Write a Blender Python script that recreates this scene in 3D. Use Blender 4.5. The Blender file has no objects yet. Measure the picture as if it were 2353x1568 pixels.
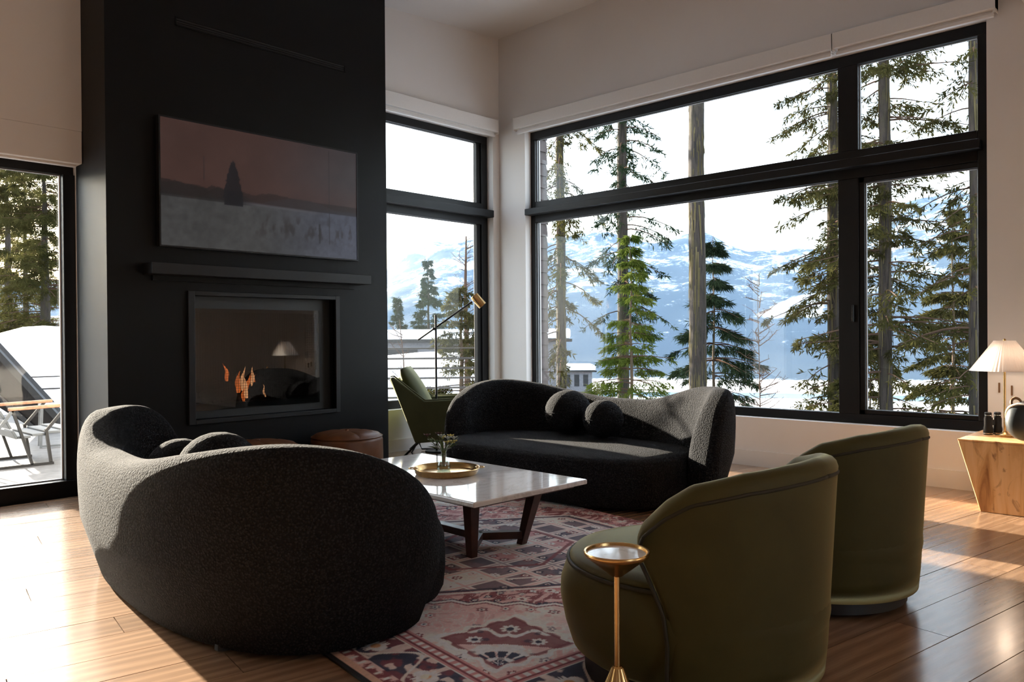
import bpy, bmesh, math, random
import numpy as np
from mathutils import Vector, Matrix
random.seed(7)
rng = np.random.default_rng(11)
SC = bpy.context.scene
COL = SC.collection
R = math.radians

# ------------------------------------------------------------------ camera, sky, sun, exposure
cam_d = bpy.data.cameras.new('camera')
cam = bpy.data.objects.new('camera', cam_d)
COL.objects.link(cam)
YAW, PITCH, ROLL = R(43.475), R(-0.365), R(-0.436)
fw = Vector((math.cos(YAW)*math.cos(PITCH), math.sin(YAW)*math.cos(PITCH), math.sin(PITCH)))
rt = Vector((math.sin(YAW), -math.cos(YAW), 0))
up = rt.cross(fw)
r2 = rt*math.cos(ROLL) + up*math.sin(ROLL)
u2 = -rt*math.sin(ROLL) + up*math.cos(ROLL)
m = Matrix((r2, u2, -fw)).transposed().to_4x4()
m.translation = Vector((-5.634, -5.498, 1.0))
cam.matrix_world = m
cam_d.sensor_fit = 'HORIZONTAL'
cam_d.sensor_width = 36.0
cam_d.lens = 36.0*1826.8/2353.0
cam_d.clip_start, cam_d.clip_end = 0.05, 20000
SC.camera = cam

SUN_AZ = math.atan2(1.0, 0.045)      # direction towards the sun, world angle from +x
SUN_EL = R(13.0)
world = bpy.data.worlds.new('sky')
SC.world = world
world.use_nodes = True
wn, wl = world.node_tree.nodes, world.node_tree.links
wn.clear()
wout = wn.new('ShaderNodeOutputWorld')
wbg = wn.new('ShaderNodeBackground')
sky = wn.new('ShaderNodeTexSky')
sky.sky_type = 'NISHITA'
sky.sun_disc = False
sky.sun_elevation = SUN_EL
sky.sun_rotation = math.pi/2 - SUN_AZ
sky.altitude = 600
sky.air_density = 1.0
sky.dust_density = 2.5
sky.ozone_density = 1.5
# thin bright cloud layer drifting over the whole sky
wtc = wn.new('ShaderNodeTexCoord')
wmap = wn.new('ShaderNodeMapping'); wmap.inputs['Scale'].default_value = (1.6, 1.6, 4.0)
wnoi = wn.new('ShaderNodeTexNoise'); wnoi.inputs['Scale'].default_value = 1.5; wnoi.inputs['Detail'].default_value = 6
wrmp = wn.new('ShaderNodeMapRange'); wrmp.inputs['From Min'].default_value = 0.3; wrmp.inputs['From Max'].default_value = 0.7
wrmp.inputs['To Min'].default_value = 0.15; wrmp.inputs['To Max'].default_value = 0.5
wmix = wn.new('ShaderNodeMixRGB'); wmix.inputs[2].default_value = (10.5, 10.8, 11.4, 1)
wl.new(wtc.outputs['Generated'], wmap.inputs['Vector']); wl.new(wmap.outputs['Vector'], wnoi.inputs['Vector'])
wl.new(wnoi.outputs['Fac'], wrmp.inputs['Value']); wl.new(wrmp.outputs['Result'], wmix.inputs['Fac'])
wl.new(sky.outputs['Color'], wmix.inputs[1]); wl.new(wmix.outputs['Color'], wbg.inputs['Color'])
wl.new(wbg.outputs['Background'], wout.inputs['Surface'])
wbg.inputs['Strength'].default_value = 0.62

sun_d = bpy.data.lights.new('sun', 'SUN')
sun_d.energy = 36.0
sun_d.color = (1.0, 0.91, 0.81)
sun_d.angle = R(0.9)
sun = bpy.data.objects.new('sun', sun_d)
COL.objects.link(sun)
sv = Vector((math.cos(SUN_AZ)*math.cos(SUN_EL), math.sin(SUN_AZ)*math.cos(SUN_EL), math.sin(SUN_EL)))
sun.rotation_euler = sv.to_track_quat('Z', 'Y').to_euler()

SC.view_settings.view_transform = 'Standard'
SC.view_settings.look = 'None'
SC.view_settings.gamma = 1.0
SC.view_settings.use_curve_mapping = False
SC.view_settings.exposure = 0.22
cy = SC.cycles
cy.use_denoising = True
cy.max_bounces = 8
cy.diffuse_bounces = 5
cy.adaptive_threshold = 0.03
cy.glossy_bounces = 4
cy.transparent_max_bounces = 24
cy.volume_bounces = 0
cy.caustics_reflective = False
cy.caustics_refractive = False
cy.sample_clamp_indirect = 8.0

# ------------------------------------------------------------------ materials
MATS = {}
def srgb(r, g, b):
    f = lambda c: (c/255/12.92) if c/255 <= 0.04045 else ((c/255+0.055)/1.055)**2.4
    return (f(r), f(g), f(b), 1)
class NT:
    def __init__(s, name):
        s.m = bpy.data.materials.new(name); s.m.use_nodes = True
        s.n, s.l = s.m.node_tree.nodes, s.m.node_tree.links
        s.b = s.n['Principled BSDF']; s.out = s.n['Material Output']
        MATS[name] = s.m
    def add(s, t, **kw):
        nd = s.n.new(t)
        for k, v in kw.items():
            if hasattr(nd, k): setattr(nd, k, v)
        return nd
    def link(s, a, b): s.l.new(a, b)
    def coord(s, scale=(1, 1, 1), kind='Object', rot=(0, 0, 0), loc=None):
        tc = s.n.new('ShaderNodeTexCoord'); mp = s.n.new('ShaderNodeMapping')
        mp.inputs['Scale'].default_value = scale; mp.inputs['Rotation'].default_value = rot
        s.link(tc.outputs[kind], mp.inputs['Vector'])
        if loc is not None: s.link(loc, mp.inputs['Location'])
        return mp.outputs['Vector']
    def noise(s, vec, scale=5, detail=4, rough=0.5, dist=0):
        nd = s.n.new('ShaderNodeTexNoise')
        nd.inputs['Scale'].default_value = scale; nd.inputs['Detail'].default_value = detail
        nd.inputs['Roughness'].default_value = rough; nd.inputs['Distortion'].default_value = dist
        s.link(vec, nd.inputs['Vector']); return nd.outputs['Fac']
    def ramp(s, fac, stops):
        nd = s.n.new('ShaderNodeValToRGB'); e = nd.color_ramp.elements
        while len(e) < len(stops): e.new(0.5)
        for i, (p, c) in enumerate(stops):
            e[i].position = p; e[i].color = c if len(c) == 4 else (*c, 1)
        s.link(fac, nd.inputs['Fac']); return nd.outputs['Color']
    def bump(s, h, strength=0.3, dist=0.01):
        nd = s.n.new('ShaderNodeBump'); nd.inputs['Strength'].default_value = strength
        nd.inputs['Distance'].default_value = dist
        s.link(h, nd.inputs['Height']); s.link(nd.outputs['Normal'], s.b.inputs['Normal'])
    def set(s, **kw):
        for k, v in kw.items():
            s.b.inputs[k.replace('_', ' ')].default_value = v
        return s
def plain(name, col, rough=0.5, metal=0.0, var=0.06, scale=8, bump=0.0, **kw):
    """a colour with faint mottling so that no surface is perfectly even"""
    t = NT(name); v = t.coord()
    n = t.noise(v, scale, 5)
    c = Vector(col[:3])
    t.link(t.ramp(n, [(0.3, tuple(c*(1-var))), (0.7, tuple(c*(1+var)))]), t.b.inputs['Base Color'])
    t.set(Roughness=rough, Metallic=metal)
    if bump: t.bump(n, bump)
    for k, x in kw.items(): t.b.inputs[k.replace('_', ' ')].default_value = x
    return t.m
plain('wall_paint', (0.71, 0.697, 0.688), 0.65, var=0.012, scale=3)
plain('trim_paint', (0.70, 0.695, 0.69), 0.4, var=0.01)
plain('blind_fabric', (0.72, 0.715, 0.705), 0.6, var=0.015, scale=60)
plain('black_frame', (0.0045, 0.0045, 0.0055), 0.45, var=0.15, Specular_IOR_Level=0.3)
plain('fireplace_black', (0.0022, 0.0022, 0.0026), 0.46, var=0.2, scale=4, Specular_IOR_Level=0.2)
plain('firebox_black', (0.006, 0.006, 0.006), 0.5)
plain('black_metal', (0.006, 0.006, 0.007), 0.45, var=0.1, Specular_IOR_Level=0.35)
plain('grey_metal', (0.30, 0.32, 0.34), 0.5, var=0.08)
plain('slate_metal', (0.085, 0.095, 0.105), 0.5, var=0.08)
plain('walnut', (0.060, 0.022, 0.014), 0.35, var=0.35, scale=22)
plain('brass', (0.62, 0.40, 0.17), 0.26, 1.0, var=0.08)
plain('silver', (0.62, 0.62, 0.60), 0.25, 1.0)
plain('teal_stone', (0.014, 0.020, 0.023), 0.5, var=0.3)
plain('bronze', (0.22, 0.12, 0.06), 0.4, 0.6)
plain('pale_pink', (0.75, 0.55, 0.50), 0.5)
plain('snow', (0.86, 0.88, 0.92), 0.7, var=0.04, scale=2)
plain('teak', (0.30, 0.14, 0.07), 0.45, var=0.3, scale=25)
plain('dark_siding', (0.060, 0.045, 0.042), 0.7, var=0.3, scale=10)
plain('dark_panel', (0.010, 0.0085, 0.008), 0.6, var=0.2, Specular_IOR_Level=0.15)
plain('house_wall', (0.10, 0.10, 0.11), 0.7, var=0.2)
plain('plinth_black', (0.008, 0.008, 0.008), 0.5)
plain('stem_green', (0.10, 0.16, 0.05), 0.5)
plain('petal_yellow', (0.62, 0.52, 0.12), 0.6, var=0.3)
plain('petal_red', (0.07, 0.012, 0.012), 0.6, var=0.3)
plain('leaf_silver', (0.42, 0.46, 0.40), 0.6)
plain('charcoal_log', (0.030, 0.024, 0.020), 0.9, var=0.5, scale=20, bump=0.5)

def boucle(name):
    t = NT(name); v = t.coord()
    vo = t.add('ShaderNodeTexVoronoi'); vo.inputs['Scale'].default_value = 120
    t.link(v, vo.inputs['Vector'])
    n = t.noise(v, 160, 3, 0.6)
    mx = t.add('ShaderNodeMath', operation='MULTIPLY_ADD'); mx.inputs[1].default_value = -0.9
    t.link(vo.outputs['Distance'], mx.inputs[0]); t.link(n, mx.inputs[2])
    t.link(t.ramp(mx.outputs[0], [(0.0, (0.013, 0.013, 0.015)), (0.60, (0.046, 0.047, 0.050))]), t.b.inputs['Base Color'])
    t.set(Roughness=0.95)
    t.b.inputs['Specular IOR Level'].default_value = 0.15
    t.bump(mx.outputs[0], 0.9, 0.012)
    return t.m
boucle('boucle')
def velvet(name, c):
    t = NT(name); v = t.coord()
    n = t.noise(v, 6, 5, 0.6)
    c = Vector(c)
    t.link(t.ramp(n, [(0.3, tuple(c*0.85)), (0.7, tuple(c*1.15))]), t.b.inputs['Base Color'])
    t.set(Roughness=0.62)
    t.b.inputs['Specular IOR Level'].default_value = 0.25
    t.b.inputs['Sheen Weight'].default_value = 0.7
    t.b.inputs['Sheen Roughness'].default_value = 0.35
    t.b.inputs['Sheen Tint'].default_value = (0.75, 0.72, 0.40, 1)
    t.bump(t.noise(v, 300, 2), 0.08, 0.003)
    return t.m
velvet('olive_velvet', (0.050, 0.045, 0.012))
velvet('green_velvet', (0.075, 0.084, 0.038))
plain('piping_fold_shade', (0.020, 0.017, 0.007), 0.7)  # seat piping colour; on the shell it paints in the rim fold's shade
def leather():
    t = NT('leather'); v = t.coord()
    n = t.noise(v, 7, 5, 0.6)
    t.link(t.ramp(n, [(0.3, (0.095, 0.033, 0.010)), (0.7, (0.18, 0.066, 0.021))]), t.b.inputs['Base Color'])
    t.set(Roughness=0.42); t.bump(t.noise(v, 90, 3), 0.15, 0.004)
leather()
def marble():
    t = NT('marble'); v = t.coord((1.0, 2.2, 1), rot=(0, 0, 0.5))
    n = t.noise(v, 3.0, 8, 0.65, 1.8)
    vein = t.ramp(n, [(0.46, (0.84, 0.84, 0.84)), (0.497, (0.66, 0.65, 0.64)), (0.53, (0.84, 0.84, 0.84)), (1.0, (0.80, 0.80, 0.80))])
    t.link(vein, t.b.inputs['Base Color']); t.set(Roughness=0.06)
marble()
def oak(name, a, b, gloss=0.33):
    t = NT(name)
    oi = t.add('ShaderNodeObjectInfo')
    cmb = t.add('ShaderNodeCombineXYZ'); sc = t.add('ShaderNodeMath', operation='MULTIPLY'); sc.inputs[1].default_value = 37.0
    t.link(oi.outputs['Random'], sc.inputs[0]); t.link(sc.outputs[0], cmb.inputs['X']); t.link(sc.outputs[0], cmb.inputs['Y'])
    v = t.coord((0.55, 7.0, 1.0), loc=cmb.outputs[0])
    v2 = t.coord((1.6, 38.0, 1.0), loc=cmb.outputs[0])
    n1 = t.noise(v, 2.2, 6, 0.6, 1.4)
    n2 = t.noise(v2, 4.0, 4, 0.6, 0.6)
    wv = t.add('ShaderNodeTexWave', bands_direction='Y'); wv.inputs['Scale'].default_value = 0.9
    wv.inputs['Distortion'].default_value = 9.0; wv.inputs['Detail'].default_value = 3; wv.inputs['Detail Scale'].default_value = 0.8
    t.link(v, wv.inputs['Vector'])
    m1 = t.add('ShaderNodeMixRGB'); m1.inputs['Fac'].default_value = 0.35
    t.link(n1, m1.inputs[1]); t.link(wv.outputs['Fac'], m1.inputs[2])
    m2 = t.add('ShaderNodeMixRGB'); m2.inputs['Fac'].default_value = 0.4
    t.link(m1.outputs[0], m2.inputs[1]); t.link(n2, m2.inputs[2])
    col = t.ramp(m2.outputs[0], [(0.22, tuple(Vector(a)*0.72)), (0.48, a), (0.8, b)])
    hsv = t.add('ShaderNodeHueSaturation')
    mr = t.add('ShaderNodeMapRange'); mr.inputs['To Min'].default_value = 0.82; mr.inputs['To Max'].default_value = 1.16
    t.link(oi.outputs['Random'], mr.inputs['Value']); t.link(mr.outputs[0], hsv.inputs['Value']); t.link(col, hsv.inputs['Color'])
    t.link(hsv.outputs['Color'], t.b.inputs['Base Color'])
    t.set(Roughness=gloss); t.b.inputs['Specular IOR Level'].default_value = 0.7; t.b.inputs['Coat Weight'].default_value = 0.45; t.b.inputs['Coat Roughness'].default_value = 0.16; t.bump(m2.outputs[0], 0.10, 0.004)
oak('oak_floor', (0.29, 0.175, 0.105), (0.45, 0.285, 0.175), 0.25)
def burl():
    t = NT('spalted_wood'); v = t.coord((7, 7, 0.8))
    n1 = t.noise(v, 1.8, 7, 0.62, 1.2)
    v2 = t.coord((3.2, 3.2, 2.0)); n2 = t.noise(v2, 2.2, 4, 0.5, 2.0)
    c1 = t.ramp(n1, [(0.25, (0.24, 0.09, 0.028)), (0.40, (0.56, 0.29, 0.105)), (0.53, (0.74, 0.44, 0.20)), (0.8, (0.82, 0.55, 0.30))])
    c2 = t.ramp(n2, [(0.60, (1, 1, 1)), (0.72, (0.20, 0.09, 0.035))])
    mx = t.add('ShaderNodeMixRGB', blend_type='MULTIPLY'); mx.inputs['Fac'].default_value = 0.9
    t.link(c1, mx.inputs[1]); t.link(c2, mx.inputs[2]); t.link(mx.outputs[0], t.b.inputs['Base Color'])
    t.set(Roughness=0.4)
burl()
def glass(name, fac, tint=(1, 1, 1), rough=0.0):
    t = NT(name)
    tr = t.add('ShaderNodeBsdfTransparent'); tr.inputs['Color'].default_value = (*tint, 1)
    gl = t.add('ShaderNodeBsdfGlossy'); gl.inputs['Roughness'].default_value = rough
    mx = t.add('ShaderNodeMixShader'); mx.inputs['Fac'].default_value = fac
    t.link(tr.outputs[0], mx.inputs[1]); t.link(gl.outputs[0], mx.inputs[2]); t.link(mx.outputs[0], t.out.inputs['Surface'])
glass('window_glass', 0.02, (0.97, 0.985, 0.98))
glass('fire_glass', 0.055, (0.6, 0.6, 0.6))
glass('clear_glass', 0.18, (0.86, 0.92, 0.90))
def emit(name, col, k):
    t = NT(name); v = t.coord((1, 1, 0.5)); n = t.noise(v, 14, 3)
    e = t.add('ShaderNodeEmission'); e.inputs['Strength'].default_value = k
    c = Vector(col)
    t.link(t.ramp(n, [(0.3, tuple(c*0.7)), (0.7, tuple(c*1.2))]), e.inputs['Color'])
    t.link(e.outputs[0], t.out.inputs['Surface'])
emit('flame_orange', (1.0, 0.22, 0.045), 1.1)
emit('flame_yellow', (1.0, 0.46, 0.20), 1.3)
def vcol(name, attr, rough=0.9, emis=None, wear=0.0, bump=0.0):
    t = NT(name); a = t.add('ShaderNodeAttribute', attribute_name=attr)
    col = a.outputs['Color']
    if wear:
        v = t.coord(); n = t.noise(v, 60, 6, 0.7)
        mx = t.add('ShaderNodeMixRGB', blend_type='MULTIPLY'); mx.inputs['Fac'].default_value = wear
        t.link(col, mx.inputs[1]); t.link(t.ramp(n, [(0.3, (0.5, 0.5, 0.5)), (0.65, (1, 1, 1))]), mx.inputs[2]); col = mx.outputs[0]
        if bump: t.bump(t.noise(v, 450, 2), bump, 0.003)
    if emis:
        t.b.inputs['Base Color'].default_value = (0.004, 0.004, 0.004, 1); t.b.inputs['Specular IOR Level'].default_value = 0.25
        t.link(col, t.b.inputs['Emission Color']); t.b.inputs['Emission Strength'].default_value = emis
    else:
        t.link(col, t.b.inputs['Base Color'])
    t.set(Roughness=rough)
vcol('rug_weave', 'pattern', 0.95, wear=0.35, bump=0.25)
vcol('tv_picture', 'picture', 0.35, emis=1.0)
def bark(name, a, b, moss):
    t = NT(name); v = t.coord((14, 14, 1.6))
    n = t.noise(v, 1.6, 7, 0.65, 0.6)
    v2 = t.coord((3, 3, 1.2)); n2 = t.noise(v2, 1.4, 5, 0.6)
    c = t.ramp(n, [(0.32, a), (0.62, b)])
    mx = t.add('ShaderNodeMixRGB'); t.link(t.ramp(n2, [(0.52, (0, 0, 0)), (0.66, (1, 1, 1))]), mx.inputs['Fac'])
    t.link(c, mx.inputs[1]); mx.inputs[2].default_value = (*moss, 1)
    t.link(mx.outputs[0], t.b.inputs['Base Color']); t.set(Roughness=0.95); t.bump(n, 0.8, 0.03)
bark('spruce_bark', (0.005, 0.004, 0.0035), (0.042, 0.032, 0.025), (0.036, 0.031, 0.014))
bark('young_bark', (0.04, 0.028, 0.02), (0.12, 0.08, 0.05), (0.10, 0.09, 0.04))
def leafy(name, a, b, trans=0.4):
    t = NT(name)
    v = t.coord(); n = t.noise(v, 1.3, 4)
    c = t.ramp(n, [(0.35, a), (0.65, b)])
    d = t.add('ShaderNodeBsdfDiffuse'); tr = t.add('ShaderNodeBsdfTranslucent')
    mx = t.add('ShaderNodeMixShader'); mx.inputs['Fac'].default_value = trans
    t.link(c, d.inputs['Color']); t.link(c, tr.inputs['Color'])
    t.link(d.outputs[0], mx.inputs[1]); t.link(tr.outputs[0], mx.inputs[2]); t.link(mx.outputs[0], t.out.inputs['Surface'])
leafy('needles_bright', (0.034, 0.056, 0.010), (0.085, 0.105, 0.020))
leafy('needles_dark', (0.012, 0.022, 0.013), (0.026, 0.038, 0.019), 0.18)
leafy('needles_olive', (0.026, 0.027, 0.010), (0.058, 0.054, 0.018))
leafy('lamp_shade', (0.84, 0.80, 0.77), (0.87, 0.83, 0.80), 0.45)
emit('bulb_glow', (1.0, 0.72, 0.48), 6.0)
leafy('lichen', (0.06, 0.05, 0.025), (0.16, 0.135, 0.07), 0.3)
leafy('twig_brown', (0.06, 0.04, 0.03), (0.11, 0.07, 0.05), 0.1)

# ------------------------------------------------------------------ mesh builder
class MB:
    def __init__(s): s.v, s.f = [], []
    def add(s, verts, faces):
        o = len(s.v); s.v += [tuple(p) for p in verts]; s.f += [tuple(i+o for i in f) for f in faces]; return s
    def box(s, a, b, mat=None):
        (x0, y0, z0), (x1, y1, z1) = a, b
        p = [(x0,y0,z0),(x1,y0,z0),(x1,y1,z0),(x0,y1,z0),(x0,y0,z1),(x1,y0,z1),(x1,y1,z1),(x0,y1,z1)]
        if mat is not None: p = [mat @ Vector(q) for q in p]
        return s.add(p, [(0,3,2,1),(4,5,6,7),(0,1,5,4),(1,2,6,5),(2,3,7,6),(3,0,4,7)])
    def beam(s, a, b, w, h, upv=(0, 0, 1)):
        """rectangular bar from a to b"""
        a, b = Vector(a), Vector(b); d = (b-a).normalized(); u = Vector(upv)
        if abs(d.dot(u)) > 0.95: u = Vector((1, 0, 0))
        sx = d.cross(u).normalized()*w/2; sz = sx.cross(d).normalized()*h/2
        p = [a-sx-sz, a+sx-sz, a+sx+sz, a-sx+sz, b-sx-sz, b+sx-sz, b+sx+sz, b-sx+sz]
        return s.add(p, [(0,3,2,1),(4,5,6,7),(0,1,5,4),(1,2,6,5),(2,3,7,6),(3,0,4,7)])
    def prism(s, poly, z0, z1):
        n = len(poly)
        p = [(x, y, z0) for x, y in poly] + [(x, y, z1) for x, y in poly]
        return s.add(p, [tuple(range(n))[::-1], tuple(range(n, 2*n))] + [(i, (i+1) % n, n+(i+1) % n, n+i) for i in range(n)])
    def rings(s, rings, closed=True, cap0=True, cap1=True, loop=False):
        n = len(rings[0]); o = []
        for r in rings: o += list(r)
        f = []
        k = len(rings)
        for i in range(k if loop else k-1):
            a, b = i*n, ((i+1) % k)*n
            for j in range(n if closed else n-1):
                j2 = (j+1) % n
                f.append((a+j, a+j2, b+j2, b+j))
        if not loop and closed:
            if cap0: f.append(tuple(range(n))[::-1])
            if cap1: f.append(tuple(range((k-1)*n, k*n)))
        return s.add(o, f)
    def tube(s, path, r, n=8, cap=True):
        path = [Vector(p) for p in path]
        rs = r if isinstance(r, (list, tuple)) else [r]*len(path)
        out = []; pu = None
        for i, p in enumerate(path):
            d = (path[min(i+1, len(path)-1)] - path[max(i-1, 0)]).normalized()
            if pu is None:
                pu = Vector((0, 0, 1)) if abs(d.z) < 0.9 else Vector((1, 0, 0))
            u = (pu - d*pu.dot(d)).normalized(); pu = u
            w = d.cross(u)
            out.append([p + (u*math.cos(2*math.pi*k/n) + w*math.sin(2*math.pi*k/n))*rs[i] for k in range(n)])
        return s.rings(out, True, cap, cap)
    def lathe(s, prof, n=32, c=(0, 0), cap=True):
        rr = [[(c[0]+r*math.cos(2*math.pi*k/n), c[1]+r*math.sin(2*math.pi*k/n), z) for k in range(n)] for r, z in prof]
        return s.rings(rr, True, cap, cap)
    def ball(s, c, r, n=16, sq=(1, 1, 1)):
        c = Vector(c); rr = []
        for i in range(1, n):
            a = math.pi*i/n
            rr.append([(c.x+r*sq[0]*math.sin(a)*math.cos(2*math.pi*k/(2*n)), c.y+r*sq[1]*math.sin(a)*math.sin(2*math.pi*k/(2*n)), c.z-r*sq[2]*math.cos(a)) for k in range(2*n)])
        return s.rings(rr)
    def torus(s, c, R_, r, n=40, k=10, axes=None):
        c = Vector(c); ax, ay = (Vector((1,0,0)), Vector((0,1,0))) if axes is None else (Vector(axes[0]).normalized(), Vector(axes[1]).normalized())
        az = ax.cross(ay); rr = []
        for i in range(n):
            a = 2*math.pi*i/n; d = ax*math.cos(a)+ay*math.sin(a)
            rr.append([c+d*(R_+r*math.cos(2*math.pi*j/k))+az*(r*math.sin(2*math.pi*j/k)) for j in range(k)])
        return s.rings(rr, loop=True)
    def build(s, name, mat, parent=None, smooth=False, bevel=0.0, subsurf=0, auto=None):
        me = bpy.data.meshes.new(name)
        me.from_pydata(s.v, [], s.f); me.update()
        bm = bmesh.new(); bm.from_mesh(me); bmesh.ops.recalc_face_normals(bm, faces=bm.faces[:]); bm.to_mesh(me); bm.free()
        me.materials.append(MATS[mat])
        if smooth:
            me.polygons.foreach_set('use_smooth', [True]*len(me.polygons))
            if auto is not None: me.set_sharp_from_angle(angle=R(auto))
        o = bpy.data.objects.new(name, me); COL.objects.link(o)
        if parent: o.parent = parent
        if bevel:
            md = o.modifiers.new('edge', 'BEVEL'); md.width = bevel; md.segments = 2; md.limit_method = 'ANGLE'
        if subsurf:
            md = o.modifiers.new('soft', 'SUBSURF'); md.levels = md.render_levels = subsurf
        return o
def quads_object(name, P, mat, parent=None):
    """P: (n,4,3) array of quads -> one mesh object"""
    n = len(P); me = bpy.data.meshes.new(name)
    me.vertices.add(n*4); me.vertices.foreach_set('co', np.ascontiguousarray(P, dtype=np.float32).ravel())
    me.loops.add(n*4); me.loops.foreach_set('vertex_index', np.arange(n*4, dtype=np.int32))
    me.polygons.add(n); me.polygons.foreach_set('loop_start', np.arange(0, n*4, 4, dtype=np.int32))
    me.update(calc_edges=True); me.materials.append(MATS[mat])
    o = bpy.data.objects.new(name, me); COL.objects.link(o)
    if parent: o.parent = parent
    return o
def tag(o, label, cat, group=None, kind=None):
    if label: o['label'] = label
    if cat: o['category'] = cat
    if group: o['group'] = group
    if kind: o['kind'] = kind
    return o
def thing(name, label, cat, loc=(0, 0, 0), rz=0.0, group=None, kind=None):
    o = bpy.data.objects.new(name, None); COL.objects.link(o)
    o.location = loc; o.rotation_euler = (0, 0, rz); o.empty_display_size = 0.1
    return tag(o, label, cat, group, kind)
def copy_tree(o, parent=None):
    c = o.copy(); COL.objects.link(c); c.parent = parent
    for ch in [x for x in COL.objects if x.parent == o]: copy_tree(ch, c)
    return c
def structure(o, label=None, cat=None):
    return tag(o, label, cat, kind='structure')

# ================================================================== THE ROOM
WT = 0.22                      # wall thickness
REC = 0.08                     # window frames sit back from the wall face
def ceil_z(x, y): return 3.93 + 0.06*x - 0.013*y

# --- floor slab and planks
fl = MB().box((-9.6, -10.2, -0.30), (0.0, 0.0, -0.012)).build('floor', 'oak_floor')
structure(fl, 'brown oak plank floor of the living room', 'floor')
PA = R(-10.0); pe1 = Vector((math.cos(PA), math.sin(PA))); pe2 = Vector((-math.sin(PA), math.cos(PA)))
PW = 0.191
def clip(poly, nx, ny, c):     # keep nx*x+ny*y<=c
    out = []
    for i in range(len(poly)):
        a, b = poly[i], poly[(i+1) % len(poly)]
        da, db = nx*a[0]+ny*a[1]-c, nx*b[0]+ny*b[1]-c
        if da <= 0: out.append(a)
        if da*db < 0:
            t = da/(da-db); out.append((a[0]+(b[0]-a[0])*t, a[1]+(b[1]-a[1])*t))
    return out
anchor = Vector((-2.762, -4.745))        # a corner where four planks meet in the photograph
for row in range(-8, 28):
    off = {0: 0.0}.get(row, (row*0.618 % 1.0)*1.5)
    for k in range(-4, 4):
        L = 1.5
        o = anchor + pe2*(row*PW) + pe1*(k*L+off)
        g = 0.0015
        loc = [(g, g), (L-g, g), (L-g, PW-g), (g, PW-g)]
        wp = [(o.x+pe1.x*a+pe2.x*b, o.y+pe1.y*a+pe2.y*b) for a, b in loc]
        for nx, ny, c in ((1, 0, -0.001), (0, 1, -0.001), (-1, 0, 6.3), (0, -1, 5.9)):
            if wp: wp = clip(wp, nx, ny, c)
        if len(wp) < 3: continue
        cx, cyy = o.x, o.y
        lp = [((x-cx)*pe1.x+(y-cyy)*pe1.y, (x-cx)*pe2.x+(y-cyy)*pe2.y) for x, y in wp]
        ob = MB().prism(lp, -0.011, random.uniform(-0.0008, 0.0)).build('plank', 'oak_floor', fl)
        ob.location = (cx, cyy, 0); ob.rotation_euler = (0, 0, PA)

# --- walls with openings (built from rectangular pieces round each opening)
def wall_x(name, x0, x1, y0, y1, holes, top, mat='wall_paint'):
    """wall running along x between y0,y1; holes = (xa, xb, za, zb)"""
    mb = MB(); xs = sorted({x0, x1, *[h[0] for h in holes], *[h[1] for h in holes]})
    for a, b in zip(xs[:-1], xs[1:]):
        cuts = [(h[2], h[3]) for h in holes if h[0] < (a+b)/2 < h[1]]
        z = -0.3
        for za, zb in cuts + [(None, None)]:
            if za is None:
                p = [(a, y0, z), (b, y0, z), (b, y1, z), (a, y1, z)] + [(x, y, top(x, y)) for x, y in ((a, y0), (b, y0), (b, y1), (a, y1))]
                mb.add(p, [(0,3,2,1),(4,5,6,7),(0,1,5,4),(1,2,6,5),(2,3,7,6),(3,0,4,7)])
            elif za > z+1e-6:
                mb.box((a, y0, z), (b, y1, za)); z = zb
            else: z = zb
    return structure(mb.build(name, mat))
def wall_y(name, x0, x1, y0, y1, holes, top, mat='wall_paint'):
    mb = MB(); ys = sorted({y0, y1, *[h[0] for h in holes], *[h[1] for h in holes]})
    for a, b in zip(ys[:-1], ys[1:]):
        cuts = [(h[2], h[3]) for h in holes if h[0] < (a+b)/2 < h[1]]
        z = -0.3
        for za, zb in cuts + [(None, None)]:
            if za is None:
                p = [(x0, a, z), (x1, a, z), (x1, b, z), (x0, b, z)] + [(x, y, top(x, y)) for x, y in ((x0, a), (x1, a), (x1, b), (x0, b))]
                mb.add(p, [(0,3,2,1),(4,5,6,7),(0,1,5,4),(1,2,6,5),(2,3,7,6),(3,0,4,7)])
            elif za > z+1e-6:
                mb.box((x0, a, z), (x1, b, za)); z = zb
            else: z = zb
    return structure(mb.build(name, mat))
ctop = lambda x, y: ceil_z(x, y)+0.02
AW = (-1.78, -0.088, 0.364, 2.965)       # window beside the fireplace
AD = (-6.6, -3.85, -0.02, 2.112)         # glazed door left of the fireplace
BW = (-4.24, -0.345, 0.368, 2.962)       # large window
wall_x('wall_back', -9.6, WT, 0.0, WT, [AD, AW], ctop)
wall_y('wall_right', 0.0, WT, -10.2, 0.0, [BW], ctop)
wall_x('wall_front', -9.6, WT, -10.4, -10.2, [(-5.6, -4.0, 0.9, 2.3)], ctop)  # unseen opening in the wall behind the camera, added for fill daylight
wall_y('wall_left', -9.8, -9.6, -10.4, WT, [], ctop)
cm = MB(); pts = [(-9.8, -10.4), (WT, -10.4), (WT, WT), (-9.8, WT)]
cm.add([(x, y, ceil_z(x, y)) for x, y in pts]+[(x, y, ceil_z(x, y)+0.25) for x, y in pts], [(0,3,2,1),(4,5,6,7),(0,1,5,4),(1,2,6,5),(2,3,7,6),(3,0,4,7)])
structure(cm.build('ceiling', 'wall_paint'), 'white sloping ceiling', 'ceiling')
structure(MB().box((-9.6, -10.2, 2.985), (0.0, -4.44, 3.5)).build('ceiling_lower', 'wall_paint'), 'lower white ceiling edge beside the tall room', 'ceiling')

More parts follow.
